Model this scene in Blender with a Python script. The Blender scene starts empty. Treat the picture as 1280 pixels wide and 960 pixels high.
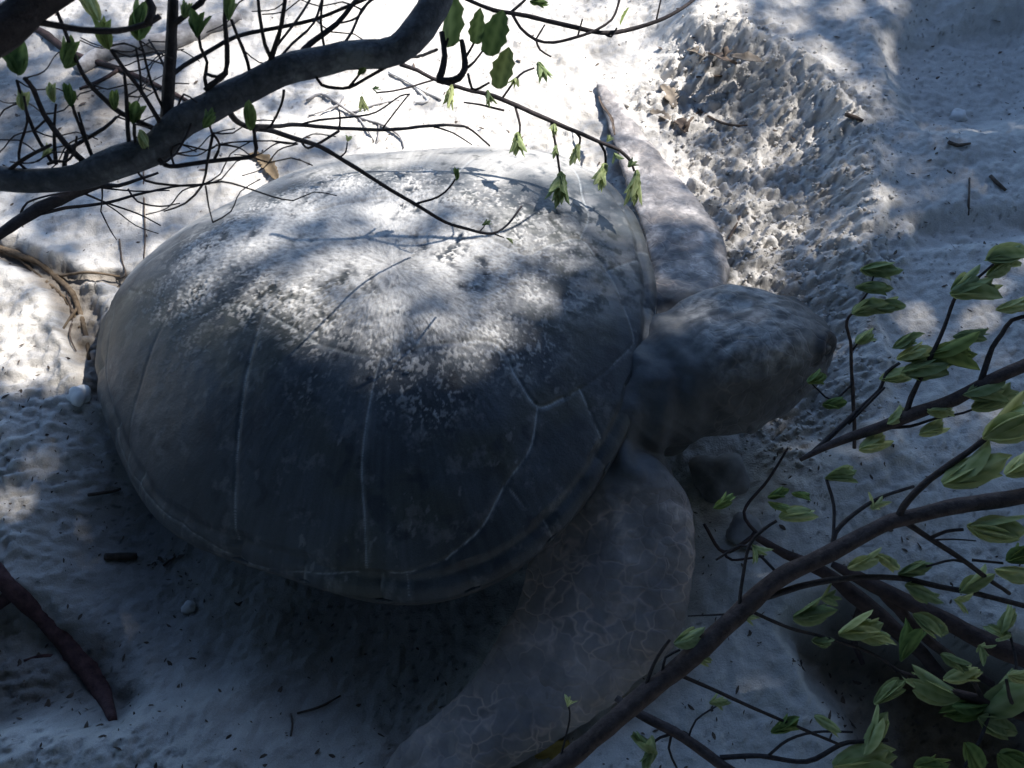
import bpy, bmesh, math, random
import numpy as np
from mathutils import Vector, Matrix, kdtree

R = math.radians
rng = random.Random(7)
nrs = np.random.RandomState(11)
SC = bpy.context.scene
COL = SC.collection

# ------------------------------------------------------------------ camera
CAM_H, PITCH, HFOV = 1.45, R(60), R(62)
cam = bpy.data.cameras.new('camera')
cam_o = bpy.data.objects.new('camera', cam)
COL.objects.link(cam_o)
cam_o.location = (0, 0, CAM_H)
cam_o.rotation_euler = (R(90) - PITCH, 0, 0)
cam.sensor_width = 36
cam.lens = 18 / math.tan(HFOV / 2)
cam.clip_start, cam.clip_end = 0.02, 500
cam.dof.use_dof = True
cam.dof.focus_distance = 1.45
cam.dof.aperture_fstop = 16
SC.camera = cam_o

# ------------------------------------------------------------------ light
SUN_AZ, SUN_EL = 64, 51            # degrees from +y towards +x, and above the horizon
SUN = np.array([math.sin(R(SUN_AZ)) * math.cos(R(SUN_EL)), math.cos(R(SUN_AZ)) * math.cos(R(SUN_EL)), math.sin(R(SUN_EL))])
world = bpy.data.worlds.new('World')
SC.world = world
world.use_nodes = True
nt = world.node_tree
sky = nt.nodes.new('ShaderNodeTexSky')
sky.sky_type = 'NISHITA'
sky.sun_disc = False
sky.sun_elevation = R(SUN_EL)
sky.sun_rotation = R(SUN_AZ)
sky.ozone_density = 6.0
sky.dust_density = 0.4
nt.links.new(sky.outputs[0], nt.nodes['Background'].inputs[0])
nt.nodes['Background'].inputs[1].default_value = 0.10
sun = bpy.data.lights.new('sun', 'SUN')
sun.energy = 4.4
sun.angle = R(0.5)
sun.color = (1.0, 0.97, 0.94)
sun_o = bpy.data.objects.new('sun', sun)
COL.objects.link(sun_o)
sun_o.rotation_euler = Vector(SUN).to_track_quat('Z', 'Y').to_euler()
SC.view_settings.view_transform = 'Standard'
SC.view_settings.look = 'None'
SC.view_settings.gamma = 1
SC.view_settings.exposure = 1.48
SC.cycles.max_bounces = 6
SC.cycles.diffuse_bounces = 3
SC.cycles.use_denoising = True

# ------------------------------------------------------------------ helpers: geometry
FP = 1280 / (2 * math.tan(HFOV / 2))
CC = np.array([0, 0, CAM_H])
FW = np.array([0, math.cos(PITCH), -math.sin(PITCH)])
UP = np.array([0, math.sin(PITCH), math.cos(PITCH)])
RT = np.array([1.0, 0, 0])


def PZ(u, v, z=0.0):                # the place seen at a spot of the photo, at height z
    r = RT * (u - 640) / FP + UP * (480 - v) / FP + FW
    return CC + r * (z - CAM_H) / r[2]


def PD(u, v, d):                    # the same at distance d
    return CC + (RT * (u - 640) / FP + UP * (480 - v) / FP + FW) * d


def to_px(p):
    q = np.asarray(p) - CC
    d = q @ FW
    d = np.where(d < 0.05, 0.05, d)
    return 640 + FP * q[..., 0] / d, 480 - FP * (q @ UP) / d


def _hash(ix, iy, seed):
    h = (ix * 374761393 + iy * 668265263 + seed * 974634777) & 0xFFFFFFFF
    h = ((h ^ (h >> 13)) * 1274126177) & 0xFFFFFFFF
    return h ^ (h >> 16)


def perlin(x, y, seed=0):
    x0 = np.floor(x).astype(np.int64); y0 = np.floor(y).astype(np.int64)
    fx, fy = x - x0, y - y0
    u = fx * fx * fx * (fx * (fx * 6 - 15) + 10); v = fy * fy * fy * (fy * (fy * 6 - 15) + 10)

    def g(i, j):
        a = _hash(x0 + i, y0 + j, seed) / 4294967295.0 * 6.2831853
        return np.cos(a) * (fx - i) + np.sin(a) * (fy - j)
    a = g(0, 0) * (1 - u) + g(1, 0) * u
    b = g(0, 1) * (1 - u) + g(1, 1) * u
    return (a * (1 - v) + b * v) * 1.5


def fbm(x, y, s, seed=0, octv=3, gain=0.5):
    t = 0; a = 1.0
    for k in range(octv):
        t = t + a * perlin(x / s, y / s, seed + k * 7)
        s *= 0.5; a *= gain
    return t


def billow(x, y, s, seed=0, octv=2):
    t = 0; a = 1.0
    for k in range(octv):
        t = t + a * (2.4 * np.abs(perlin(x / s, y / s, seed + k * 5)) - 0.6)
        s *= 0.5; a *= 0.5
    return t


def worley(x, y, s, seed=0):        # distance to the nearest of scattered points, in cells
    x = x / s; y = y / s
    x0 = np.floor(x).astype(np.int64); y0 = np.floor(y).astype(np.int64)
    best = np.full(x.shape, 9.0)
    for i in (-1, 0, 1):
        for j in (-1, 0, 1):
            h = _hash(x0 + i, y0 + j, seed)
            px = x0 + i + (h & 0xFFFF) / 65535.0; py = y0 + j + (h >> 16) / 65535.0
            best = np.minimum(best, (px - x) ** 2 + (py - y) ** 2)
    return np.sqrt(best)


def smooth(e0, e1, x):
    t = np.clip((x - e0) / (e1 - e0), 0, 1)
    return t * t * (3 - 2 * t)


def poly_sd(x, y, poly):            # signed distance to a polygon, negative inside
    P = np.asarray(poly, float)
    d = np.full(x.shape, 1e9); ins = np.zeros(x.shape, bool)
    for k in range(len(P)):
        ax, ay = P[k - 1]; bx, by = P[k]
        ex, ey = bx - ax, by - ay
        t = np.clip(((x - ax) * ex + (y - ay) * ey) / (ex * ex + ey * ey + 1e-12), 0, 1)
        d = np.minimum(d, np.hypot(x - ax - t * ex, y - ay - t * ey))
        c = ((ay > y) != (by > y))
        with np.errstate(divide='ignore', invalid='ignore'):
            xi = (bx - ax) * (y - ay) / (by - ay) + ax
        ins ^= c & (x < xi)
    return np.where(ins, -d, d)


def line_d(x, y, pts):
    P = np.asarray(pts, float)
    d = np.full(x.shape, 1e9)
    for k in range(1, len(P)):
        ax, ay = P[k - 1]; ex, ey = P[k] - P[k - 1]
        t = np.clip(((x - ax) * ex + (y - ay) * ey) / (ex * ex + ey * ey + 1e-12), 0, 1)
        d = np.minimum(d, np.hypot(x - ax - t * ex, y - ay - t * ey))
    return d


def new_obj(name, me, mat=None, parent=None):
    o = bpy.data.objects.new(name, me)
    COL.objects.link(o)
    if mat:
        me.materials.append(mat)
    if parent:
        o.parent = parent
    return o


def raw_mesh(name, V, Q, smooth_=True):
    V = np.asarray(V, np.float32); Q = np.asarray(Q, np.int32)
    n = Q.shape[1]
    me = bpy.data.meshes.new(name)
    me.vertices.add(len(V)); me.vertices.foreach_set('co', V.ravel())
    me.loops.add(Q.size); me.loops.foreach_set('vertex_index', Q.ravel())
    me.polygons.add(len(Q))
    me.polygons.foreach_set('loop_start', np.arange(len(Q), dtype=np.int32) * n)
    me.polygons.foreach_set('loop_total', np.full(len(Q), n, np.int32))
    me.polygons.foreach_set('use_smooth', np.full(len(Q), smooth_))
    me.update(calc_edges=True)
    return me


def grid_quads(n, m, wrap=False):
    i = np.arange(n - 1)[:, None]; j = np.arange(m if wrap else m - 1)[None, :]
    a = i * m + j; b = i * m + (j + 1) % m
    return np.stack([a, b, b + m, a + m], -1).reshape(-1, 4)


def set_attr(me, name, val):
    a = me.attributes.new(name, 'FLOAT', 'POINT')
    a.data.foreach_set('value', np.asarray(val, np.float32).ravel())


def set_col(me, name, rgb):
    a = me.attributes.new(name, 'FLOAT_COLOR', 'POINT')
    c = np.ones((len(rgb), 4), np.float32); c[:, :3] = rgb
    a.data.foreach_set('color', c.ravel())


def catmull(pts, step):
    P = np.asarray(pts, float)
    if len(P) == 2:
        n = max(2, int(np.linalg.norm(P[1, :3] - P[0, :3]) / step))
        return P[0] + (P[1] - P[0]) * np.linspace(0, 1, n + 1)[:, None]
    Q = np.vstack([2 * P[0] - P[1], P, 2 * P[-1] - P[-2]])
    out = []
    for k in range(1, len(Q) - 2):
        n = max(2, int(np.linalg.norm(Q[k + 1, :3] - Q[k, :3]) / step))
        t = np.arange(n)[:, None] / n
        a, b, c, d = Q[k - 1], Q[k], Q[k + 1], Q[k + 2]
        out.append(0.5 * (2 * b + (c - a) * t + (2 * a - 5 * b + 4 * c - d) * t * t + (3 * b - a - 3 * c + d) * t ** 3))
    out.append(P[-1][None])
    return np.vstack(out)


def tube_vf(path, sides=8, knot=0.0, seed=0, cap=True):
    """path: rows x, y, z, radius -> vertices and quads of a closed, slightly knobbly tube."""
    C = path[:, :3]; r = path[:, 3]
    n = len(C)
    T = np.gradient(C, axis=0); T /= np.linalg.norm(T, axis=1)[:, None] + 1e-9
    a = np.array([0.3, 0.2, 0.93])
    N = np.cross(T, a); N /= np.linalg.norm(N, axis=1)[:, None] + 1e-9
    B = np.cross(T, N)
    th = np.arange(sides) / sides * 2 * math.pi
    L = np.r_[0, np.cumsum(np.linalg.norm(np.diff(C, axis=0), axis=1))]
    k = 1 + knot * (perlin(L / (r.mean() * 5) + seed * 3.7, L * 0 + seed, seed)[:, None] + 0.8 * perlin(L[:, None] / (r.mean() * 3), th[None] * 1.3 + seed, seed + 3))
    rr = r[:, None] * k
    V = C[:, None] + (N[:, None] * np.cos(th)[None, :, None] + B[:, None] * np.sin(th)[None, :, None]) * rr[..., None]
    V = V.reshape(-1, 3)
    Q = grid_quads(n, sides, True)
    if cap:
        V = np.vstack([V, C[0], C[-1]])
        e = np.arange(sides); f = (e + 1) % sides; b0 = len(V) - 2
        Q = np.vstack([Q, np.stack([e, e * 0 + b0, e * 0 + b0, f], -1)[:, [0, 1, 3, 3]] if False else np.zeros((0, 4), int)])
        V[:sides] = V[:sides]
    return V, Q


def tube_obj(name, path, mat, parent=None, sides=8, knot=0.12, seed=0):
    V, Q = tube_vf(path, sides, knot, seed, cap=False)
    me = raw_mesh(name, V, Q)
    bm = bmesh.new(); bm.from_mesh(me)
    bmesh.ops.holes_fill(bm, edges=[e for e in bm.edges if e.is_boundary], sides=sides)
    bm.to_mesh(me); bm.free()
    me.polygons.foreach_set('use_smooth', np.full(len(me.polygons), True))
    o = new_obj(name, me, mat, parent)
    return o


def tag(o, label, cat, group=None, kind=None):
    if label: o['label'] = label
    if cat: o['category'] = cat
    if group: o['group'] = group
    if kind: o['kind'] = kind
    return o


def empty(name, loc=(0, 0, 0)):
    o = bpy.data.objects.new(name, None)
    o.empty_display_size = 0.05
    COL.objects.link(o)
    o.location = loc
    return o


# ------------------------------------------------------------------ helpers: materials
class NT:
    def __init__(self, name):
        self.m = bpy.data.materials.new(name); self.m.use_nodes = True
        self.t = self.m.node_tree; self.n = self.t.nodes; self.b = self.n['Principled BSDF']; self.out = self.n['Material Output']

    def add(self, kind, **kw):
        n = self.n.new(kind)
        for k, v in kw.items():
            if k.startswith('i_'):
                n.inputs[k[2:].replace('_', ' ')].default_value = v
            else:
                setattr(n, k, v)
        return n

    def link(self, a, b): self.t.links.new(a, b)

    def noise(self, scale, detail=4, rough=0.55, vec=None):
        n = self.add('ShaderNodeTexNoise'); n.inputs['Scale'].default_value = scale; n.inputs['Detail'].default_value = detail; n.inputs['Roughness'].default_value = rough
        if vec is not None: self.link(vec, n.inputs['Vector'])
        return n.outputs['Fac']

    def ramp(self, fac, stops):
        r = self.add('ShaderNodeValToRGB')
        el = r.color_ramp.elements
        while len(el) < len(stops): el.new(0.5)
        for e, (p, c) in zip(el, stops):
            e.position = p; e.color = (*c, 1) if len(c) == 3 else c
        self.link(fac, r.inputs[0]); return r.outputs[0]

    def mix(self, fac, a, b, mode='MIX'):
        m = self.add('ShaderNodeMix', data_type='RGBA', blend_type=mode)
        for s, v in ((0, fac), (6, a), (7, b)):
            if isinstance(v, (int, float)): m.inputs[s].default_value = v
            elif isinstance(v, tuple): m.inputs[s].default_value = (*v, 1)
            else: self.link(v, m.inputs[s])
        return m.outputs[2]

    def math(self, op, a, b=0.0):
        m = self.add('ShaderNodeMath', operation=op)
        for s, v in ((0, a), (1, b)):
            if isinstance(v, (int, float)): m.inputs[s].default_value = v
            else: self.link(v, m.inputs[s])
        return m.outputs[0]

    def bump(self, h, strength, dist):
        b = self.add('ShaderNodeBump'); b.inputs['Strength'].default_value = strength; b.inputs['Distance'].default_value = dist
        self.link(h, b.inputs['Height']); return b.outputs[0]


def coords(t): return t.add('ShaderNodeTexCoord').outputs['Object']


def mat_sand():
    t = NT('coral_sand'); c = coords(t)
    a = t.add('ShaderNodeAttribute', attribute_name='col')
    g = t.noise(900, 2, 0.6, c)
    f = t.ramp(g, [(0.30, (0.72, 0.72, 0.72)), (0.5, (1, 1, 1)), (0.72, (1.12, 1.12, 1.12))])
    t.link(t.mix(1.0, a.outputs['Color'], f, 'MULTIPLY'), t.b.inputs['Base Color'])
    t.b.inputs['Roughness'].default_value = 0.95
    t.b.inputs['Specular IOR Level'].default_value = 0.15
    n1 = t.noise(260, 3, 0.6, c)
    t.link(t.bump(n1, 0.55, 0.004), t.b.inputs['Normal'])
    return t.m


def mat_shell():
    t = NT('turtle_shell'); c = coords(t)
    a = t.add('ShaderNodeAttribute', attribute_name='col')
    s = t.add('ShaderNodeAttribute', attribute_name='sand')
    g = t.noise(700, 2, 0.6, c)
    f = t.ramp(g, [(0.3, (0.75, 0.75, 0.75)), (0.7, (1.2, 1.2, 1.2))])
    t.link(t.mix(1.0, a.outputs['Color'], f, 'MULTIPLY'), t.b.inputs['Base Color'])
    rr = t.math('MULTIPLY_ADD', s.outputs['Fac'], 0.45); rr.node.inputs[2].default_value = 0.48
    t.link(rr, t.b.inputs['Roughness'])
    t.b.inputs['Specular IOR Level'].default_value = 0.3
    t.link(t.bump(t.noise(240, 4, 0.6, c), 0.25, 0.003), t.b.inputs['Normal'])
    return t.m


def mat_skin():
    t = NT('turtle_skin'); c = coords(t)
    n = t.noise(9, 5, 0.65, c)
    base = t.ramp(n, [(0.3, (0.040, 0.044, 0.049)), (0.5, (0.070, 0.073, 0.076)), (0.72, (0.120, 0.120, 0.120))])
    a = t.add('ShaderNodeAttribute', attribute_name='dust_sheen')
    sc_ = t.add('ShaderNodeAttribute', attribute_name='scale')
    # pale lines between the flipper scales
    w = t.noise(14, 3, 0.5, c)
    vm = t.add('ShaderNodeMixRGB'); vm.inputs[0].default_value = 0.06
    nz = t.add('ShaderNodeTexNoise'); nz.inputs['Scale'].default_value = 20
    t.link(c, nz.inputs['Vector']); t.link(c, vm.inputs[1]); t.link(nz.outputs['Color'], vm.inputs[2])
    v = t.add('ShaderNodeTexVoronoi', feature='DISTANCE_TO_EDGE'); v.inputs['Scale'].default_value = 36
    t.link(vm.outputs[0], v.inputs['Vector'])
    ln = t.ramp(v.outputs['Distance'], [(0.0, (1, 1, 1)), (0.045, (0.55, 0.55, 0.55)), (0.10, (0, 0, 0))])
    msk = t.ramp(t.noise(11, 4, 0.6, c), [(0.40, (0, 0, 0)), (0.66, (1, 1, 1))])
    lm = t.math('MULTIPLY', t.math('MULTIPLY', ln, msk), sc_.outputs['Fac'])
    base = t.mix(t.math('MULTIPLY', lm, 0.26), base, (0.34, 0.29, 0.25))
    v2 = t.add('ShaderNodeTexVoronoi'); v2.inputs['Scale'].default_value = 36
    t.link(vm.outputs[0], v2.inputs['Vector'])
    tone = t.ramp(v2.outputs['Color'], [(0.2, (0.9, 0.88, 0.86)), (0.8, (1.08, 1.06, 1.05))])
    base = t.mix(sc_.outputs['Fac'], base, t.mix(1.0, base, tone, 'MULTIPLY'))
    dn = t.math('MULTIPLY', a.outputs['Fac'], t.ramp(t.noise(38, 5, 0.7, c), [(0.35, (0.15, 0.15, 0.15)), (0.62, (1, 1, 1))]))
    base = t.mix(dn, base, (0.40, 0.39, 0.375))
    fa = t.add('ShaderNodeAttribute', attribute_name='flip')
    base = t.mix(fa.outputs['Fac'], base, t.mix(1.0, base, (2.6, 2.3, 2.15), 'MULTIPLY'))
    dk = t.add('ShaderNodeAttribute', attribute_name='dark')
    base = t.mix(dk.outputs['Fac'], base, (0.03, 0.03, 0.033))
    t.link(base, t.b.inputs['Base Color'])
    t.b.inputs['Roughness'].default_value = 0.6
    t.b.inputs['Specular IOR Level'].default_value = 0.25
    hb = t.math('ADD', t.math('MULTIPLY', t.noise(120, 4, 0.65, c), 0.6), t.math('MULTIPLY', t.math('MULTIPLY', ln, sc_.outputs['Fac']), -0.5))
    t.link(t.bump(hb, 0.35, 0.004), t.b.inputs['Normal'])
    return t.m


def mat_bark(name, lo, hi, sc_=60):
    t = NT(name); c = coords(t)
    n = t.noise(sc_, 5, 0.65, c)
    t.link(t.ramp(n, [(0.3, lo), (0.7, hi)]), t.b.inputs['Base Color'])
    t.b.inputs['Roughness'].default_value = 0.8
    t.b.inputs['Specular IOR Level'].default_value = 0.25
    t.link(t.bump(t.noise(sc_ * 3, 4, 0.7, c), 0.6, 0.004), t.b.inputs['Normal'])
    return t.m


def mat_leaf(name, dark, light, trans=0.35):
    t = NT(name)
    a = t.add('ShaderNodeAttribute', attribute_name='vein')
    oi = t.add('ShaderNodeObjectInfo')
    c = t.mix(a.outputs['Fac'], dark, light)
    hv = t.add('ShaderNodeHueSaturation'); t.link(c, hv.inputs['Color'])
    v = t.math('MULTIPLY_ADD', oi.outputs['Random'], 0.7); v.node.inputs[2].default_value = 0.62
    t.link(v, hv.inputs['Value'])
    hh = t.math('MULTIPLY_ADD', oi.outputs['Random'], -0.06); hh.node.inputs[2].default_value = 0.52
    t.link(hh, hv.inputs['Hue'])
    t.link(hv.outputs[0], t.b.inputs['Base Color'])
    t.b.inputs['Roughness'].default_value = 0.65
    t.b.inputs['Specular IOR Level'].default_value = 0.15
    tr = t.add('ShaderNodeBsdfTranslucent'); t.link(hv.outputs[0], tr.inputs['Color'])
    ms = t.add('ShaderNodeMixShader'); ms.inputs[0].default_value = trans
    t.link(t.b.outputs[0], ms.inputs[1]); t.link(tr.outputs[0], ms.inputs[2]); t.link(ms.outputs[0], t.out.inputs[0])
    return t.m


def mat_plain(name, lo, hi, scale=40, rough=0.8):
    t = NT(name); c = coords(t)
    t.link(t.ramp(t.noise(scale, 4, 0.6, c), [(0.3, lo), (0.7, hi)]), t.b.inputs['Base Color'])
    t.b.inputs['Roughness'].default_value = rough
    t.b.inputs['Specular IOR Level'].default_value = 0.3
    return t.m


M_SAND = mat_sand()
M_SHELL = mat_shell()
M_SKIN = mat_skin()
def mat_limb():
    t = NT('grey_limb_bark'); c = coords(t)
    n = t.noise(55, 6, 0.7, c)
    b0 = t.ramp(n, [(0.3, (0.025, 0.029, 0.036)), (0.55, (0.085, 0.092, 0.105)), (0.72, (0.17, 0.18, 0.195))])
    lich = t.ramp(t.noise(16, 5, 0.7, c), [(0.56, (0, 0, 0)), (0.66, (1, 1, 1))])
    b0 = t.mix(t.math('MULTIPLY', lich, 0.5), b0, (0.26, 0.275, 0.27))
    v = t.add('ShaderNodeTexVoronoi', feature='DISTANCE_TO_EDGE'); v.inputs['Scale'].default_value = 75; t.link(c, v.inputs['Vector'])
    crk = t.ramp(v.outputs['Distance'], [(0.0, (0.25, 0.25, 0.25)), (0.12, (1, 1, 1))])
    b0 = t.mix(0.3, b0, crk, 'MULTIPLY')
    t.link(b0, t.b.inputs['Base Color']); t.b.inputs['Roughness'].default_value = 0.85
    hgt = t.math('ADD', t.math('MULTIPLY', crk, 0.15), t.noise(150, 5, 0.7, c))
    t.link(t.bump(hgt, 0.7, 0.004), t.b.inputs['Normal'])
    return t.m


M_LIMB = mat_limb()
M_TWIG = mat_bark('twig_bark', (0.018, 0.015, 0.016), (0.055, 0.045, 0.045), 120)
M_BROWN = mat_bark('red_brown_bark', (0.03, 0.022, 0.022), (0.09, 0.068, 0.064), 90)
M_ROOT = mat_bark('dark_root_bark', (0.02, 0.013, 0.012), (0.07, 0.045, 0.04), 50)
M_MAROON = mat_bark('maroon_root_bark', (0.035, 0.016, 0.017), (0.12, 0.06, 0.055), 60)
M_LOG = mat_bark('weathered_wood', (0.10, 0.09, 0.085), (0.38, 0.37, 0.37), 30)
M_LEAF = mat_leaf('spring_leaf', (0.22, 0.30, 0.11), (0.50, 0.57, 0.30), 0.4)
M_LEAF_D = mat_leaf('dark_leaf', (0.085, 0.15, 0.045), (0.25, 0.36, 0.12), 0.35)
M_CROWN = mat_leaf('crown_leaf', (0.035, 0.06, 0.025), (0.08, 0.12, 0.05), 0.1)
M_LITTER = mat_plain('dry_litter', (0.03, 0.022, 0.018), (0.13, 0.095, 0.07), 60)
M_SOILROOT = mat_bark('soil_root', (0.07, 0.048, 0.03), (0.19, 0.14, 0.09), 70)
M_DEAD = mat_plain('dead_leaf_brown', (0.13, 0.09, 0.05), (0.27, 0.20, 0.12), 50)
M_DUN = mat_plain('dead_leaf_dun', (0.12, 0.095, 0.07), (0.24, 0.20, 0.155), 50)
M_YELLOW = mat_plain('dead_leaf_yellow', (0.30, 0.20, 0.05), (0.45, 0.33, 0.10), 50)
M_LUMP = mat_plain('shade_toned_sand', (0.13, 0.125, 0.12), (0.28, 0.27, 0.26), 25, 0.95)  # sand colour taken darker for the deep shade under the chin
M_STONE = mat_plain('pale_coral_stone', (0.45, 0.43, 0.40), (0.68, 0.66, 0.63), 30)

# ------------------------------------------------------------------ sand
T_X, T_Y, T_A = -0.2393, 0.8513, -0.2346
CA, SA = math.cos(T_A), math.sin(T_A)


def w2l(p):
    p = np.asarray(p, float)
    X = p[..., 0] - T_X; Y = p[..., 1] - T_Y
    return np.stack([CA * X + SA * Y, -SA * X + CA * Y, p[..., 2]], -1)


def l2w(p):
    p = np.asarray(p, float)
    return np.stack([T_X + CA * p[..., 0] - SA * p[..., 1], T_Y + SA * p[..., 0] + CA * p[..., 1], p[..., 2]], -1)


RAD = [0.5012, -0.0154, 0.0266, -0.0282, -0.0048, -0.004, 0.009, -0.0015]


def shell_r(th): return sum(c * np.cos(k * th) for k, c in enumerate(RAD))


def G(pts, z=0.0): return [tuple(PZ(u, v, z)[:2]) for u, v in pts]


PLATEAU = G([(830, -260), (872, 40), (1000, 105), (1062, 150), (1080, 260), (1072, 420), (1082, 560), (1000, 640), (905, 690), (885, 800), (800, 905), (700, 1010), (760, 1300), (2400, 1300), (2400, -260)], 0.05)
ROUGH = G([(850, 70), (910, 60), (1000, 112), (1056, 165), (1074, 260), (1072, 400), (1050, 510), (980, 540), (930, 420), (905, 290), (850, 185), (815, 110)], 0.02)
CAVITY = G([(990, 800), (1050, 770), (1120, 790), (1300, 850), (1400, 1100), (1100, 1010), (1065, 890), (1020, 850)], 0.0)
CRACK = G([(-60, 285), (20, 318), (70, 345), (100, 385), (110, 430), (118, 470)], 0.04)
CRACK2 = G([(85, 345), (130, 341), (165, 350)], 0.04)
LEFTPIT = G([(-60, 760), (60, 765), (130, 800), (170, 860), (150, 905), (60, 900), (-60, 930)], 0.0)
LEFTROUGH = G([(-80, 470), (110, 480), (150, 600), (215, 740), (260, 880), (480, 905), (480, 1050), (-200, 1050)], 0.0)
PIT_SHADE = G([(190, 740), (330, 750), (660, 735), (610, 840), (510, 925), (400, 892), (280, 872), (215, 840)], -0.05)  # area of the shade painted into the sand below the shell
UPSOIL = G([(-60, 60), (40, 90), (110, 100), (190, 110), (210, 150), (140, 200), (60, 170), (0, 200), (-60, 190)], 0.0)
HOLLOW = G([(1140, 275), (1200, 268), (1290, 262), (1330, 290), (1250, 305), (1150, 308)], 0.07)
BASIN = G([(1100, 60), (1140, 20), (1320, 0), (1340, 150), (1230, 175), (1150, 165), (1110, 120)], 0.05)
NEARBERM = G([(-200, 930), (120, 915), (260, 885), (400, 915), (470, 940), (480, 1080), (-300, 1080)], 0.0)


def terrain(x, y):
    L = w2l(np.stack([x, y, x * 0], -1))
    rr = np.hypot(L[..., 0], L[..., 1]); th = np.arctan2(L[..., 1], L[..., 0])
    ds = rr - shell_r(th)                                   # distance beyond the shell's rim
    h = 0.014 * fbm(x, y, 0.55, 1, 2) + 0.006 * fbm(x, y, 0.13, 5, 3)
    h = h + 0.0045 * billow(x, y, 0.10, 13, 3) * smooth(-.3, .5, fbm(x, y, .4, 15, 2)) + 0.003 * fbm(x, y, 0.03, 9, 3, .65) + 0.0016 * billow(x, y, 0.016, 21, 2)
    h = h + 0.03 * smooth(-0.25, -0.55, L[..., 0])          # sand lies up against the tail end
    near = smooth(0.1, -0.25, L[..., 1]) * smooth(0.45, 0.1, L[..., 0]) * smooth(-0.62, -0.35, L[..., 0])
    h = h - 0.11 * near * smooth(0.30, 0.04, ds)
    wob = 0.03 * fbm(x, y, 0.2, 31, 3)
    pl = poly_sd(x, y, PLATEAU) + wob * 0.8
    h = h + 0.080 * smooth(0.16, -0.04, pl) + 0.024 * np.exp(-(pl / 0.035) ** 2) * smooth(0.4, 0.7, y)
    rg = smooth(0.11, -0.07, poly_sd(x, y, ROUGH) + wob * 1.6)
    gen = smooth(0.0, 0.5, fbm(x, y, 0.35, 77, 3) + 0.15)
    clod = np.maximum(0, 0.62 - worley(x + 0.006 * perlin(x / .02, y / .02, 3), y + 0.006 * perlin(x / .02, y / .02, 4), 0.021, 5))
    clod2 = np.maximum(0, 0.62 - worley(x, y, 0.011, 8))
    lb_ = smooth(0.35, -0.05, poly_sd(x, y, LEFTROUGH) + wob * 2)
    am = np.clip(rg + 0.25 * gen + 0.45 * lb_, 0, 1) * (1 - .85 * near * smooth(.4, .2, ds))
    h = h + am * (0.008 * clod + 0.006 * clod2 + 0.008 * billow(x, y, 0.055, 41, 4) + 0.010 * billow(x * 0.55 + y * 0.3, y - x * .3, 0.026, 47, 3))
    cav = smooth(0.05, -0.06, poly_sd(x, y, CAVITY) + wob)
    h = h - 0.16 * cav
    ck = line_d(x, y, CRACK) + wob * 0.6; ck2 = line_d(x, y, CRACK2) + wob * 0.3
    crack = np.maximum(smooth(0.05, 0.015, ck + .012 * fbm(x, y, 0.05, 37, 3)), smooth(0.022, 0.006, ck2))
    h = h - 0.025 * crack + 0.012 * np.exp(-((ck - 0.05) / 0.03) ** 2)
    lp = smooth(0.04, -0.05, poly_sd(x, y, LEFTPIT) + wob)
    h = h - 0.07 * lp
    h = h - 0.035 * smooth(0.02, -0.03, poly_sd(x, y, HOLLOW) + wob * 0.3)
    h = h - 0.07 * smooth(0.05, -0.10, poly_sd(x, y, BASIN) + wob)
    nb_ = smooth(0.07, -0.04, poly_sd(x, y, NEARBERM) + wob)
    h = h + 0.055 * nb_
    far = smooth(2.5, 6.0, np.hypot(x, y - 0.9))
    h = h * (1 - far) + far * (0.15 * fbm(x, y, 6.0, 3, 3) + 0.05)
    return h, dict(rough=rg, shade_tint=np.clip(np.maximum(near * smooth(0.34, 0.14, ds + wob), smooth(.05, -.05, poly_sd(x, y, PIT_SHADE) + wob * .8)) + .7 * lp, 0, 1), soil=np.clip(np.maximum(crack * 0.9, cav) + 0.6 * lp + 0.6 * smooth(0.1, -0.08, poly_sd(x, y, UPSOIL) + wob * 2.5), 0, 1), ds=ds, gen=gen)


def axis(lo, hi, step, far):
    a = [hi]; s = step
    while a[-1] < far: s *= 1.35; a.append(a[-1] + s)
    b = [lo]; s = step
    while b[-1] > -far: s *= 1.35; b.append(b[-1] - s)
    return np.r_[b[:0:-1], np.arange(lo, hi, step), a]


gx = axis(-1.75, 1.75, 0.0046, 90); gy = axis(-0.1, 2.6, 0.0046, 90)
XX, YY = np.meshgrid(gx, gy)
hh, hm = terrain(XX, YY)
hc = hh.copy()
me = raw_mesh('sand', np.stack([XX, YY, hh], -1).reshape(-1, 3), grid_quads(len(gy), len(gx)))
f1 = fbm(XX, YY, 0.3, 51, 4); f2 = fbm(XX, YY, 0.02, 61, 3); f3 = fbm(XX, YY, 0.9, 91, 2)
base = np.array([0.50, 0.472, 0.432])
col = base[None, None] * (1 + 0.10 * f1 + 0.10 * f2 + 0.05 * f3)[..., None]
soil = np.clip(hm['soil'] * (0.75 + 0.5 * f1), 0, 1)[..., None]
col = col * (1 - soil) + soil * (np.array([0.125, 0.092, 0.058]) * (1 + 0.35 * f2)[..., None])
shd_w = (np.clip(hm['shade_tint'] * (0.8 + .5 * f1), 0, 1) * .8)[..., None]  # sand colour darkened to stand in for shade in the hollow and left pit
col = col * (1 - shd_w) + col * np.array([.34, .35, .38]) * shd_w
spk = smooth(0.55, 0.75, fbm(XX, YY, 0.011, 71, 2)) * smooth(-0.1, 0.5, f1 + 0.2)
col = col * (1 - 0.55 * spk[..., None])
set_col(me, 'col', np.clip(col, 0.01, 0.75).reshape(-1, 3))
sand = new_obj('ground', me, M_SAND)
sand['kind'] = 'structure'


def zg(x, y): return float(terrain(np.array([float(x)]), np.array([float(y)]))[0][0])


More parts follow.
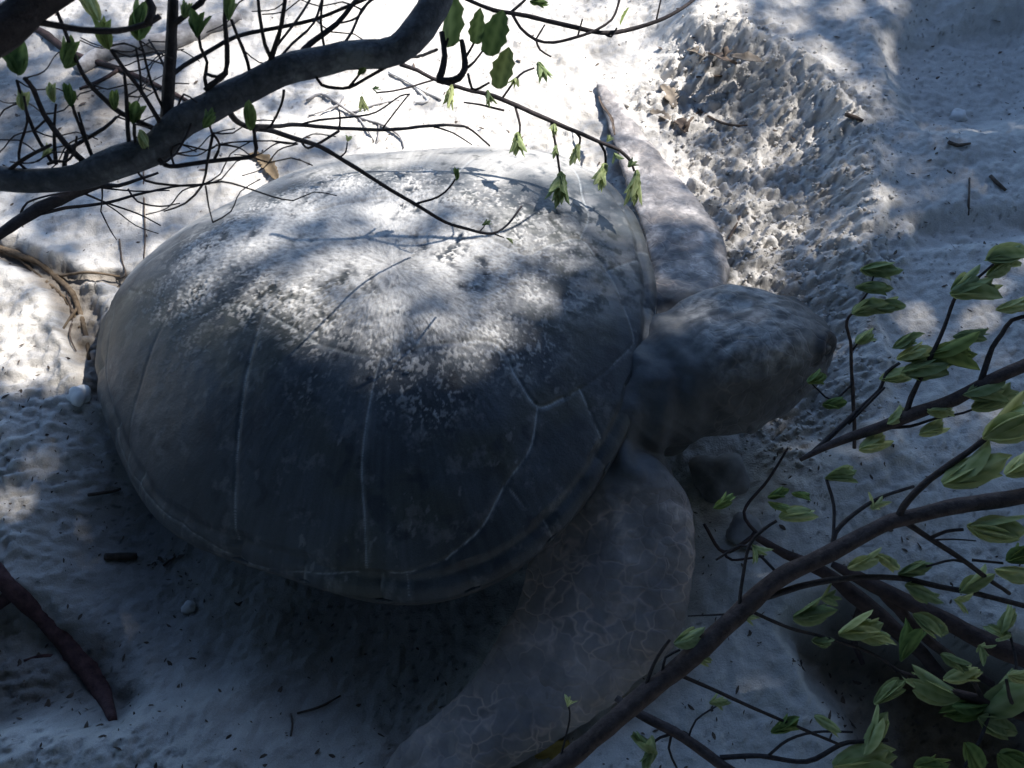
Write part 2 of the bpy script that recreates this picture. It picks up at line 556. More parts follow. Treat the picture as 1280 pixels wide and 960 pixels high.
# ------------------------------------------------------------------ turtle
TUR = empty('sea_turtle', (T_X, T_Y, 0)); TUR.rotation_euler = (0, 0, T_A)
tag(TUR, 'large sea turtle resting on the sand with pale sand caked over its domed shell', 'turtle')
HT, ZF, ZB, QP, AX = 0.3674, 0.2657, 0.043, 0.7532, 0.0492


def shell_pt(rho, th):
    r = shell_r(th)
    ox, oy = r * np.cos(th), r * np.sin(th)
    zr = ZB + (ZF - ZB) * (0.5 + 0.5 * np.cos(th))
    X = AX + (ox - AX) * rho; Y = oy * rho
    Z = zr + (HT - zr) * np.clip(1 - rho ** 2, 0, 1) ** QP
    return X, Y, Z


NTH, NRH = 1200, 330
th = np.linspace(0, 2 * np.pi, NTH, endpoint=False)
rho = np.sin(np.linspace(0, 1, NRH) * np.pi / 2) ** 0.92
rho[0] = 0.002
RH, TT = np.meshgrid(rho, th, indexing='ij')
X, Y, Z = shell_pt(RH, TT)
# seams between the scutes (the half that shows, then mirrored)
V_B = [(-.47, -.03), (-.41, -.055), (-.325, -.095), (-.279, -.121), (-.207, -.096), (-.133, -.108), (-.022, -.152), (.078, -.156), (.161, -.115), (.241, -.089), (.284, -.132), (.326, -.166), (.36, -.141), (.382, -.117), (.406, -.085), (.437, -.03), (.45, 0)]
C_A = [(-.133, -.108), (-.133, -.162), (-.126, -.247), (-.116, -.314), (-.104, -.39), (-.098, -.43)]
C_B = [(.078, -.156), (.081, -.222), (.092, -.312), (.115, -.383), (.130, -.440)]
C_0 = [(-.325, -.095), (-.345, -.17), (-.36, -.26), (-.365, -.33)]
C_C = [(.326, -.166), (.329, -.231), (.306, -.291), (.285, -.357), (.245, -.408), (.192, -.435), (.134, -.444), (.057, -.455), (-.05, -.455), (-.15, -.435), (-.27, -.39), (-.38, -.31), (-.46, -.19), (-.50, -.06)]
M_1 = [(.382, -.117), (.411, -.155), (.428, -.176)]
M_2 = [(.306, -.291), (.341, -.313)]
M_3 = [(.192, -.435), (.20, -.46)]
M_4 = [(-.05, -.455), (-.055, -.48)]
X_S = [[(-.207, -.096), (-.205, .096)], [(-.022, -.152), (-.02, .152)], [(.161, -.115), (.163, .115)]]
strong = [C_A, C_B, C_C[:5], V_B[5:7], V_B[8:13], M_1]
weak = [C_0, C_C[4:], M_2, M_3, M_4, V_B]


def seam_d(lines):
    pts = []
    for ln in lines:
        for sgn in (1, -1):
            p = catmull([(a, b * sgn, 0) for a, b in ln] if len(ln) > 2 else [(a, b * sgn, 0) for a, b in ln], 0.003)
            pts.append(p[:, :2])
    P = np.vstack(pts)
    # height of each seam point on the dome, by the nearest shell vertex
    kd = kdtree.KDTree(len(P))
    r = np.hypot(P[:, 0], P[:, 1])
    zz = np.zeros(len(P))
    for i in range(len(P)):
        t = math.atan2(P[i, 1], P[i, 0])
        for _ in range(6):
            rs = shell_r(t); ox, oy = rs * math.cos(t), rs * math.sin(t)
            t += math.atan2(P[i, 1], P[i, 0] - AX) - math.atan2(oy, ox - AX)
        rs = shell_r(t); q = min(1.0, math.hypot(P[i, 0] - AX, P[i, 1]) / math.hypot(rs * math.cos(t) - AX, rs * math.sin(t)))
        zz[i] = shell_pt(np.array(q), np.array(t))[2]
        kd.insert((P[i, 0], P[i, 1], zz[i]), i)
    kd.balance()
    return kd


def kd_dist(kd, V):
    return np.array([kd.find(v)[2] for v in V], np.float32)


V0 = np.stack([X, Y, Z], -1).reshape(-1, 3)
dS = kd_dist(seam_d(strong), V0).reshape(X.shape)
dW = kd_dist(seam_d(weak), V0).reshape(X.shape)
MT = np.r_[np.linspace(.12, 3.05, 12)] + .06
rimw = smooth(.925, .945, RH)
dM = np.full(X.shape, 9.0)
for a_ in np.r_[MT, 2 * np.pi - MT]:
    dM = np.minimum(dM, np.abs(TT - a_ - .03 * (1 - RH)) * shell_r(TT))
dM = np.where(RH > .93, dM, 9.0)
SAND = [(-.355, -.029), (-.27, -.1), (-.222, -.05), (-.13, -.1), (-.001, -.132), (.082, -.155), (.177, -.13), (.255, -.098), (.264, .008), (.289, .106), (.208, .158), (.119, .204), (.019, .223), (-.102, .217), (-.218, .186), (-.292, .098), (-.349, .042)]
VEIL = [(.27, .106), (.27, -.04), (.377, .0), (.441, .08), (.42, .2), (.33, .28), (.22, .25)]
FARB = [(-.60, .02), (-.45, .02), (-.30, .13), (-.18, .22), (.02, .25), (.15, .23), (.25, .28), (.30, .40), (.0, .60), (-.5, .45), (-.7, .2)]
n1 = fbm(X, Y, 0.12, 3, 4); n2 = fbm(X, Y, 0.03, 13, 4, 0.6); n3 = fbm(X, Y, 0.012, 23, 2)
sd = poly_sd(X, Y, SAND)
n4 = fbm(X, Y, 0.0055, 29, 2)
core = smooth(0.03, -0.06, sd + 0.045 * n1 + 0.03 * n2)
edge = smooth(0.13, -0.01, sd + 0.06 * n1 + 0.02 * n2)
patch = smooth(-0.55, 0.25, n1 * 0.7 + n2 * 0.55 + 0.35)
# a thin film in the middle, breaking up into single grains outwards
film = core * patch * smooth(-0.75, 0.15, n3 * 0.6 + n4 * 0.5 + 0.35 * core)
grain = edge * smooth(0.10, 0.42, 0.55 * n3 + 0.6 * n4 + 0.45 * n2 + 0.25 * core)
smask = np.clip(np.maximum(film * 0.85, grain * (.65 + .35 * smooth(.04, -.04, sd + .05 * n1))), 0, 1)
soft = core * smooth(-.7, .5, n1 + .5 * n2 + .3) * .45                # dust too fine to stand out as grains
lump = np.maximum(0, 0.6 - worley(X + .003 * n2, Y + .003 * n3, 0.009, 3)) + 0.7 * np.maximum(0, 0.6 - worley(X, Y, 0.0055, 6))
pile = smooth(.07, -.03, np.abs(sd + .03) + .04 * n1)
dz = smask * (0.0008 + 0.0026 * lump * (0.6 + 0.9 * pile) + 0.0006 * n3)
dz = dz + 0.0016 * n1 + 0.0006 * fbm(X, Y, 0.04, 45, 3) * (1 - smask)
dz = dz - 0.0016 * np.exp(-(dS / 0.004) ** 2) - 0.0012 * np.exp(-(dW / 0.004) ** 2)
dz = dz + 0.0013 * smooth(0.0, 0.05, np.minimum(dS, dW)) - 0.0010 * np.exp(-(dM / 0.0035) ** 2)
# marginal flange: a shallow crease inside the rim
rd = (1 - RH) * 0.5
dz = dz - 0.004 * np.exp(-((RH - 0.955) / 0.015) ** 2)
# rim scutes swell a little
dz = dz + 0.0035 * rimw * (smooth(0, .03, dM) - 1)
dX = np.gradient(np.stack([X, Y, Z], -1), axis=0); dT = np.gradient(np.stack([X, Y, Z], -1), axis=1)
dT[:, 0] = (np.stack([X, Y, Z], -1)[:, 1] - np.stack([X, Y, Z], -1)[:, -1]) / 2
dT[:, -1] = dT[:, 0]
Nn = np.cross(dX, dT); Nn /= np.linalg.norm(Nn, axis=-1)[..., None] + 1e-12
Nn[Nn[..., 2] < 0] *= -1
VS = np.stack([X, Y, Z], -1) + Nn * dz[..., None]
# colour of the shell itself
cb = np.array([0.042, 0.049, 0.056])
oliv = np.array([0.044, 0.047, 0.042]); dark = np.array([0.020, 0.024, 0.030]); pale = np.array([0.23, 0.225, 0.22])
c = cb[None, None] * (1 + 0.35 * n1)[..., None]
w = smooth(0.1, 0.6, fbm(X, Y, 0.22, 33, 3))[..., None]; c = c * (1 - w) + oliv * w
w = (0.75 * smooth(0.25, 0.7, fbm(X, Y, 0.05, 43, 3)))[..., None]; c = c * (1 - w) + dark * w
blot = smooth(0.35, 0.95, fbm(X, Y, 0.05, 53, 5, 0.7)) * 0.22
w = blot[..., None]; c = c * (1 - w) + pale * w
veil = smooth(0.05, -0.05, poly_sd(X, Y, VEIL) + 0.05 * n1) * smooth(-0.3, 0.5, n2 + 0.3)
w = (0.55 * veil)[..., None]; c = c * (1 - w) + np.array([0.27, 0.265, 0.26]) * w
farb = smooth(0.04, -0.05, poly_sd(X, Y, FARB) + 0.04 * n1)
w = (0.72 * farb * smooth(-0.9, 0.2, n2 + 0.4))[..., None]; c = c * (1 - w) + np.array([0.40, 0.38, 0.35]) * w
w = (np.exp(-(dS / 0.0016) ** 2) * smooth(-0.7, 0.3, n2 + 0.2) * 0.62 + np.exp(-(dW / 0.0016) ** 2) * smooth(-0.4, 0.5, n1 + n2) * 0.38)[..., None]
w = np.clip(w, 0, 1); c = c * (1 - w) + np.array([0.40, 0.42, 0.42]) * w
w = (np.exp(-(dM / .0016) ** 2) * smooth(-.3, .5, n2) * .4)[..., None]; c = c * (1 - w) + np.array([.36, .38, .38]) * w
st = fbm(TT * 1.0, RH * .10, 0.022, 63, 3)                      # growth streaks running down to the rim
c = c * (1 + 0.22 * st * smooth(.15, .6, RH))[..., None]
scr = smooth(.62, .8, fbm(X * .5 + Y, Y * .5 - X * 2.2, 0.03, 83, 3)) * smooth(.0, .4, n1)
w = (scr * .35)[..., None]; c = c * (1 - w) + pale * w
hal = (np.exp(-(dS / 0.010) ** 2) * 0.18 * smooth(-0.2, 0.6, n1 + n2))[..., None]; c = c * (1 - hal) + pale * hal
w = soft[..., None]; c = c * (1 - w) + np.array([0.34, 0.33, 0.32]) * w
w = smask[..., None] * 0.9; c = c * (1 - w) + np.array([0.47, 0.455, 0.43]) * (1 + 0.12 * n3 + 0.1 * n2)[..., None] * w
# the rim turns under
rings = []
for k, (rf, dzr) in enumerate([(1.004, -0.010), (0.998, -0.024), (0.97, -0.032), (0.90, -0.036), (0.80, -0.03)]):
    x, y, z = shell_pt(np.full(NTH, 1.0), th)
    rings.append(np.stack([AX + (x - AX) * rf, y * rf, z + dzr], -1))
VS2 = np.concatenate([VS, np.stack(rings)], 0)
c2 = np.concatenate([c, np.repeat(np.full((1, NTH, 3), 0.05), 5, 0)], 0)
s2 = np.concatenate([smask, np.zeros((5, NTH))], 0)
me = raw_mesh('carapace', VS2.reshape(-1, 3), grid_quads(NRH + 5, NTH, True)[:, ::-1])
set_col(me, 'col', np.clip(c2, 0.01, 0.8).reshape(-1, 3)); set_attr(me, 'sand', s2)
new_obj('carapace', me, M_SHELL, TUR)
# belly under the shell
rh = np.linspace(0.003, 1, 24); tt = np.linspace(0, 2 * np.pi, 120, endpoint=False)
A, B = np.meshgrid(rh, tt, indexing='ij')
x, y, z = shell_pt(np.full_like(B, 0.90), B)
pl = np.stack([AX + (x - AX) * np.sin(A * np.pi / 2) ** .8 * 1.0, y * np.sin(A * np.pi / 2) ** .8, 0.0 + (z * 0 + 1) * (shell_pt(np.ones_like(B), B)[2] - 0.03) * (1 - np.cos(A * np.pi / 2)) ** 1.2 - 0.03 * (1 - A)], -1)
me = raw_mesh('plastron', pl.reshape(-1, 3), grid_quads(24, 120, True))
new_obj('plastron', me, M_SKIN, TUR)

# --- body: head, neck and fore flippers, one continuous skin


def ring_loft(rings):
    """rings: lists of points of equal length -> closed V, faces."""
    n, m = len(rings), len(rings[0])
    V = np.vstack(rings + [np.mean(rings[0], 0)[None], np.mean(rings[-1], 0)[None]])
    F = [tuple(q) for q in grid_quads(n, m, True)]
    a, b = n * m, n * m + 1
    F += [(a, (j + 1) % m, j) for j in range(m)] + [(b, (n - 1) * m + j, (n - 1) * m + (j + 1) % m) for j in range(m)]
    return V, F


def oval(cen, ax1, ax2, a, b, m=28, e=2.0):
    t = np.arange(m) / m * 2 * math.pi
    c_, s_ = np.cos(t), np.sin(t)
    k = 2 / e
    return cen + (np.sign(c_) * np.abs(c_) ** k * a)[:, None] * ax1 + (np.sign(s_) * np.abs(s_) ** k * b)[:, None] * ax2


def interp_rows(rows, n):
    rows = np.asarray(rows, float)
    return catmull(rows, 1e9) if n is None else np.vstack([np.interp(np.linspace(0, len(rows) - 1, n), np.arange(len(rows)), rows[:, k]) for k in range(rows.shape[1])]).T


def smooth_rows(rows, sub=5):
    P = np.asarray(rows, float)
    Q = np.vstack([2 * P[0] - P[1], P, 2 * P[-1] - P[-2]]); out = []
    for k in range(1, len(Q) - 2):
        for t in np.arange(sub) / sub:
            a, b, c_, d = Q[k - 1], Q[k], Q[k + 1], Q[k + 2]
            out.append(0.5 * (2 * b + (c_ - a) * t + (2 * a - 5 * b + 4 * c_ - d) * t * t + (3 * b - a - 3 * c_ + d) * t ** 3))
    out.append(P[-1]); return np.array(out)


pieces = []
# head and neck: centre line in the photo, height, half width, half height
HZ = 0.215
snout = PZ(1031, 421, HZ - 0.005); occ = PZ(862, 462, HZ)
hax = (snout - occ); HL = np.linalg.norm(hax); hax /= HL
hsd = np.cross(np.array([0, 0, 1.0]), hax); hsd /= np.linalg.norm(hsd)   # towards the far side
hup = np.cross(hax, hsd)
ROLL = R(16)                                                # the crown leans away from the viewer
hup, hsd = hup * math.cos(ROLL) + hsd * math.sin(ROLL), hsd * math.cos(ROLL) - hup * math.sin(ROLL)
prof = [(-0.34, 0.075, 0.065, -.05), (-0.22, 0.105, 0.085, -.045), (-0.12, 0.112, 0.095, -.03), (-0.05, 0.106, 0.098, -.015), (0.0, 0.104, 0.102, -.005), (0.05, 0.107, 0.106, 0.0), (0.10, 0.106, 0.106, 0.0),
        (0.145, 0.094, 0.099, -.002), (0.18, 0.080, 0.089, -.005), (HL - 0.045, 0.066, 0.075, -.010), (HL - 0.02, 0.054, 0.064, -.015), (HL - 0.004, 0.038, 0.049, -.020), (HL + 0.006, 0.018, 0.027, -.024)]
pr = smooth_rows(prof, 4)
rings = []
for s_, a_, b_, dz_ in pr:
    neckdip = hup * dz_
    rings.append(oval(occ + hax * s_ + neckdip, hsd, hup, a_, b_, 40, 2.2 + 1.5 * math.exp(-((s_ - .09) / .11) ** 2)))
pieces.append(ring_loft(rings))


def flipper(rows, th0, th1, e=2.0, sub=5):
    """rows: (trailing edge u, v, z, leading edge u, v, z)."""
    rr = smooth_rows(rows, sub); rings = []
    n = len(rr)
    for k, q in enumerate(rr):
        a = PZ(q[0], q[1], q[2]); b = PZ(q[3], q[4], q[5])
        t = th0 + (th1 - th0) * (k / (n - 1)) ** 0.6
        axl = (b - a) / 2; w_ = np.linalg.norm(axl)
        nrm = np.array([0, 0, 1.0]) - (axl / w_) * (axl[2] / w_); nrm /= np.linalg.norm(nrm)
        # thicker towards the leading edge
        pts = oval((a + b) / 2, axl / w_, nrm, w_, t, 32, e)
        s_ = (pts - (a + b) / 2) @ (axl / w_) / w_
        pts = pts + nrm * (((pts - (a + b) / 2) @ nrm) * 0.35 * s_)[:, None]
        rings.append(pts)
    return ring_loft(rings)


# near flipper: shoulder under the rim, elbow at the front, blade swept back out of the picture
pieces.append(flipper([(700, 600, .16, 800, 560, .20), (680, 640, .15, 845, 598, .21), (664, 690, .13, 866, 640, .19), (648, 745, .11, 866, 715, .165),
                       (600, 835, .085, 848, 795, .13), (546, 890, .06, 782, 868, .10), (497, 935, .05, 690, 930, .075), (470, 990, .04, 600, 985, .055), (455, 1040, .03, 530, 1035, .04), (450, 1065, .03, 480, 1062, .03)], .062, .02))
# far flipper, reaching back behind the shell
FROWS = [(800, 430, .12, 900, 405, .10), (812, 385, .12, 908, 370, .10), (812, 325, .10, 909, 325, .08), (800, 278, .08, 896, 285, .06), (784, 232, .05, 868, 248, .04), (768, 182, .03, 836, 208, .025),
         (756, 146, .018, 806, 170, .014), (748, 118, .010, 776, 130, .008), (745, 106, .006, 760, 110, .004)]
FROWS = [(a, b, c + zg(*PZ(a, b, 0)[:2]), d, e, f + zg(*PZ(d, e, 0)[:2])) if k > 1 else (a, b, c, d, e, f) for k, (a, b, c, d, e, f) in enumerate(FROWS)]
pieces.append(flipper(FROWS, .048, .010))


def blob(cen, r, ax_=None):
    t = np.linspace(0.02, math.pi - 0.02, 12); ax1 = np.array([1.0, 0, 0]) if ax_ is None else ax_
    ax1 = ax1 / np.linalg.norm(ax1); ax2 = np.cross([0, 0, 1.0], ax1); ax2 /= np.linalg.norm(ax2)
    ax3 = np.cross(ax1, ax2)
    return ring_loft([oval(cen - ax1 * math.cos(a) * r[0], ax2, ax3, r[1] * math.sin(a), r[2] * math.sin(a), 20) for a in t])


pieces.append(blob(PZ(815, 520, .14), (0.10, 0.075, 0.075), hax))          # loose skin of the throat
pieces.append(blob(PZ(770, 600, .15), (0.10, 0.09, 0.06), np.array([1, -.3, 0])))   # near shoulder
pieces.append(blob(PZ(780, 480, .14), (0.16, 0.15, 0.11)))
pieces.append(blob(PZ(840, 400, .12), (0.10, 0.08, 0.07)))               # far shoulder
VV, FF, off = [], [], 0
for v_, f_ in pieces:
    VV.append(w2l(v_)); FF += [tuple(i + off for i in f) for f in f_]; off += len(v_)
me = bpy.data.meshes.new('body_parts'); me.from_pydata(np.vstack(VV).tolist(), [], FF); me.update()
tmp = bpy.data.objects.new('body_parts', me); COL.objects.link(tmp)
bm = bmesh.new(); bm.from_mesh(me); bmesh.ops.recalc_face_normals(bm, faces=bm.faces); bm.to_mesh(me); bm.free()
rm = tmp.modifiers.new('remesh', 'REMESH'); rm.mode = 'VOXEL'; rm.voxel_size = 0.0042
sm = tmp.modifiers.new('smooth', 'SMOOTH'); sm.factor = 0.5; sm.iterations = 6
dg = bpy.context.evaluated_depsgraph_get()
me = bpy.data.meshes.new_from_object(tmp.evaluated_get(dg)); me.name = 'body'
bpy.data.objects.remove(tmp)
n = len(me.vertices)
co = np.zeros(n * 3, np.float32); me.vertices.foreach_get('co', co); co = co.reshape(-1, 3)
no = np.zeros(n * 3, np.float32); me.vertices.foreach_get('normal', no); no = no.reshape(-1, 3)
cw = l2w(co)
hs = (cw - occ) @ hax; ht = (cw - occ) @ hsd; hu = (cw - occ) @ hup
inhead = smooth(-0.03, 0.03, hs) * smooth(0.16, 0.12, np.abs(ht)) * smooth(-0.2, -0.13, hu)
# skin folds round the neck, a mouth line and the brow
nk = smooth(-0.32, -0.2, hs) * smooth(0.03, -0.06, hs) * smooth(0.2, 0.14, np.hypot(ht, hu))
disp = nk * 0.0042 * np.sin(hs * 110 + 2.2 * fbm(cw[:, 0], cw[:, 1], 0.1, 5, 2))
mouth = np.exp(-((hu + 0.030 + 0.10 * (hs - 0.2) ** 2 * 4 - 0.06 * (HL - hs)) / 0.0045) ** 2) * smooth(0.09, 0.14, hs)
for sgn in (1, -1):                                        # lids round the eyes
    de = np.sqrt((hs - HL + .045) ** 2 + (ht - sgn * .058) ** 2 + 1.3 * (hu - .036) ** 2)
    disp += 0.009 * np.exp(-((de - .024) / .009) ** 2) - .003 * np.exp(-(de / .013) ** 2)
disp -= 0.0075 * mouth * inhead
# scutes of the crown and cheek, each slightly swollen between sunken seams
wp = 0.012 * fbm(hs, ht + hu, 0.05, 19, 2)
wv = worley(hs + wp, ht * .8 + hu * .9 + wp, 0.052, 14)
disp += 0.0055 * inhead * (0.5 - wv)
brow = np.exp(-((hu - 0.052 + .12 * np.maximum(0, hs - .12)) / .010) ** 2) * smooth(0.02, -.02, ht)
disp += 0.004 * brow * inhead * smooth(.0, .05, hs)
disp -= 0.004 * np.exp(-((hu - 0.024 + .12 * np.maximum(0, hs - .12)) / .012) ** 2) * smooth(0.02, -.02, ht) * inhead * smooth(.0, .06, hs)
disp += 0.0035 * fbm(cw[:, 0] + cw[:, 2] * .7, cw[:, 1] - cw[:, 2] * .4, 0.06, 15, 3) + 0.0012 * fbm(cw[:, 0] + cw[:, 2], cw[:, 1], 0.018, 25, 2)
co = co + no * disp[:, None]
me.vertices.foreach_set('co', co.ravel())
me.polygons.foreach_set('use_smooth', np.full(len(me.polygons), True))
me.update()
top = smooth(0.1, 0.7, no[:, 2])
dn = fbm(cw[:, 0] * 1.0, cw[:, 1], 0.05, 35, 4, 0.6)
crown = smooth(0.0, 0.07, hu + 0.25 * ht) * inhead * smooth(0.24, 0.12, hs)
fl = 1 - smooth(-0.38, -0.2, hs) * smooth(0.22, 0.15, np.hypot(ht, hu))          # on the flippers
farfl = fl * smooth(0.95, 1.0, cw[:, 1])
jaw = smooth(-.035, -.075, hu) * inhead * smooth(-.1, .05, -ht)
dust_sheen = np.clip(.34 * jaw + 0.75 * crown * top * smooth(-.6, .3, fbm(hs * .5, ht, 0.02, 55, 3)) + 0.32 * farfl * top * smooth(-0.9, 0.4, dn + 0.4) + 0.45 * fl * top * smooth(-.1, 0.6, dn) * smooth(.36, .60, cw[:, 1]), 0, 1)  # pale dust; on the near shoulder it also paints a soft highlight
set_attr(me, 'dust_sheen', dust_sheen); set_attr(me, 'scale', np.clip(fl + .9 * inhead, 0, 1)); set_attr(me, 'flip', fl * (1 - .62 * farfl))
eyeS, eyeT, eyeU = HL - .045, 0.058, 0.036
dk = np.zeros(n)
for sgn in (1, -1):
    dk = np.maximum(dk, 0.9 * smooth(0.045, 0.018, np.sqrt(.6 * (hs - eyeS) ** 2 + (ht - sgn * eyeT) ** 2 + (hu - eyeU) ** 2)))
dk = np.maximum(dk, 0.6 * mouth * inhead)
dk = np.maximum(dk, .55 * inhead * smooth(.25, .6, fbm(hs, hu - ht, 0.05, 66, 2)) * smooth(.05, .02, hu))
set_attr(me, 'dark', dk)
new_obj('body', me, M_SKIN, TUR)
# eyes
t = NT('turtle_eye'); t.b.inputs['Base Color'].default_value = (0.006, 0.006, 0.007, 1); t.b.inputs['Roughness'].default_value = 0.45
for sgn in (1, -1):
    v_, f_ = blob(occ + hax * eyeS + hsd * sgn * 0.0535 + hup * 0.030, (0.018, 0.012, 0.013), hax)
    me = bpy.data.meshes.new('eye'); me.from_pydata(w2l(v_).tolist(), [], f_); me.update()
    me.polygons.foreach_set('use_smooth', np.full(len(me.polygons), True))
    eye = new_obj('eye', me, t.m, TUR)

# ------------------------------------------------------------------ leaves and branches


def leaflet(length, width, cup, curl, rows=8, cols=5, serr=0.0, seed=0):
    """a folded, curved, toothed leaf blade along +z with its face towards -x."""
    V, F, W = [], [], []
    for i in range(rows + 1):
        t_ = i / rows
        wd = width * (math.sin(math.pi * min(1, t_ * 0.93 + 0.03)) ** 0.65) * (1 - 0.2 * t_)
        if i % 2 == 0 and 0 < i < rows: wd *= 1 - serr
        if i == rows: wd = width * 0.03
        for j in range(cols):
            u_ = j / (cols - 1) * 2 - 1
            yy = u_ * wd / 2
            xx = -abs(u_) ** 1.3 * wd * cup + curl * length * t_ * t_
            zz = t_ * length - (serr * 0.25 * length * abs(u_) if 0 < i < rows else 0)
            V.append((xx, yy, zz))
            stripe = 0.5 + 0.5 * math.cos(t_ * 26 + abs(u_) * 5)
            W.append(max(0.0, 1 - abs(u_) * 2.6) * 0.9 + 0.35 * stripe * (1 - abs(u_) * .3) + (0.5 if abs(u_) > .9 else 0))
    for i in range(rows):
        for j in range(cols - 1):
            a = i * cols + j
            F.append((a, a + 1, a + cols + 1, a + cols))
    return V, F, W


def cluster_mesh(kind, seed):
    r_ = random.Random(seed)
    V, F, W = [], [], []
    n = {'droop': 11, 'bud': 7, 'single': 1, 'small': 5}[kind]
    for k in range(n):
        if kind == 'droop':
            l_, w_, op, curl, cup, serr = r_.uniform(.6, 1.0), r_.uniform(.27, .38), r_.uniform(4, 34), r_.uniform(-.3, .05), .42, .22
        elif kind == 'bud':
            l_, w_, op, curl, cup, serr = r_.uniform(.7, 1.0), r_.uniform(.34, .50), r_.uniform(4, 32), r_.uniform(-.34, -.02), .34, .03
        elif kind == 'small':
            l_, w_, op, curl, cup, serr = r_.uniform(.6, 1.0), r_.uniform(.28, .4), r_.uniform(10, 50), r_.uniform(-.2, .1), .4, .1
        else:
            l_, w_, op, curl, cup, serr = 1.0, .62, 4, .06, .12, .22
        v, f, w = leaflet(l_, w_, cup, curl, serr=serr)
        az = k * 2.399 + r_.uniform(-.4, .4)
        Mx = Matrix.Rotation(az, 3, 'Z') @ Matrix.Rotation(R(op), 3, 'Y') @ Matrix.Rotation(r_.uniform(-.5, .5), 3, 'Z')
        base_ = Matrix.Rotation(az, 3, 'Z') @ Vector((r_.uniform(.0, .03), 0, r_.uniform(0, .12) if n > 1 else 0))
        o = len(V)
        V += [tuple(Mx @ Vector(p) + base_) for p in v]; W += w
        F += [tuple(i + o for i in q) for q in f]
    me = bpy.data.meshes.new('leaf_cluster'); me.from_pydata(V, [], F); me.update()
    me.polygons.foreach_set('use_smooth', np.full(len(me.polygons), True))
    set_attr(me, 'vein', np.clip(W, 0, 1))
    return me


CL = {}
for kd_, mt, nn in (('droop', M_LEAF, 5), ('bud', M_LEAF, 6), ('small', M_LEAF, 4), ('single', M_LEAF_D, 3), ('dark', M_LEAF_D, 5)):
    CL[kd_] = []
    for q in range(nn):
        m_ = cluster_mesh('bud' if kd_ == 'dark' else kd_, 100 + q * 7 + len(kd_)); m_.materials.append(mt); CL[kd_].append(m_)


class Branch:
    """one branch: an Empty at the stem's start; stem, twigs and leaf clusters as its parts."""

    def __init__(self, name, label, cat, stem, D0, D1, mat, twig_mat, group=None, knot=0.12, sides=12, part='limb'):
        self.stem = np.array([(u, v, w * (.88 if w > 20 else 1), D0 + (D1 - D0) * k / (len(stem) - 1)) for k, (u, v, w) in enumerate(stem)], float)
        self.root = empty(name, tuple(PD(*self.stem[0][[0, 1, 3]])))
        tag(self.root, label, cat, group)
        self.tm = twig_mat; self.tw = []; self.k = 0
        self.o = self.put(part, self.stem, mat, self.root, sides, knot)

    def put(self, name, rows, mat, parent, sides, knot):
        p = np.array([np.r_[PD(u, v, d), w / 2 * d / FP] for u, v, w, d in rows])
        p = catmull(p, 0.012 if sides > 6 else 0.01)
        j = perlin(np.arange(len(p)) * 0.31 + self.k * 5.3, np.full(len(p), self.k * 1.7), 3)
        p[1:-1, 2] += j[1:-1] * p[1:-1, 3] * 0.35
        p[:, 3] = np.maximum(p[:, 3], 0.0006)
        self.k += 1
        o = tube_obj(name, p, mat, None, sides, knot, self.k)
        o.data.transform(Matrix.Translation(-Vector(self.root.location)))
        o.parent = parent
        return o

    def depth(self, u, v, free=1e9):
        best, bd = free, self.stem[0][3]
        for rows in [self.stem] + self.tw:
            for a, b in zip(rows[:-1], rows[1:]):
                e = b[:2] - a[:2]; t_ = np.clip(((u - a[0]) * e[0] + (v - a[1]) * e[1]) / (e @ e + 1e-9), 0, 1)
                d = math.hypot(u - a[0] - t_ * e[0], v - a[1] - t_ * e[1])
                if d < best - 0.5: best, bd = d, a[3] + t_ * (b[3] - a[3])
        return bd

    def twig(self, pts, w0, w1, dd=0.0, mat=None, leaves=()):
        d0 = self.depth(*pts[0])
        n = len(pts)
        rows = np.array([(u, v, w0 + (w1 - w0) * k / (n - 1), d0 + dd * k / (n - 1)) for k, (u, v) in enumerate(pts)], float)
        o = self.put('twig', rows, mat or self.tm, self.root, 6, 0.10)
        self.tw.append(rows)
        for lf in leaves: self.leaf(*lf, parent=o)
        return o

    def leaf(self, u, v, size, ang, kind, toward=0.0, parent=None):
        """u, v: middle of the cluster; ang: the way it points, degrees from right, anticlockwise."""
        d = self.depth(u, v) - 0.002
        a = R(ang + rng.uniform(-12, 12))
        axd = RT * math.cos(a) + UP * math.sin(a) - FW * (toward + rng.uniform(-.35, .35))
        axd /= np.linalg.norm(axd)
        L = size * d / FP * 1.02
        o = bpy.data.objects.new('leaf_cluster', rng.choice(CL[kind])); COL.objects.link(o)
        loc = PD(u, v, d) - axd * L * 0.45
        q = Vector(axd).to_track_quat('Z', 'Y') @ Matrix.Rotation(rng.uniform(0, 6.28), 3, 'Z').to_quaternion()
        wz = rng.uniform(0.85, 1.15)
        par = parent or self.root
        o.parent = par
        o.location = Vector(loc) - Vector(self.root.location); o.rotation_mode = 'QUATERNION'; o.rotation_quaternion = q; o.scale = (L * wz, L * wz, L)


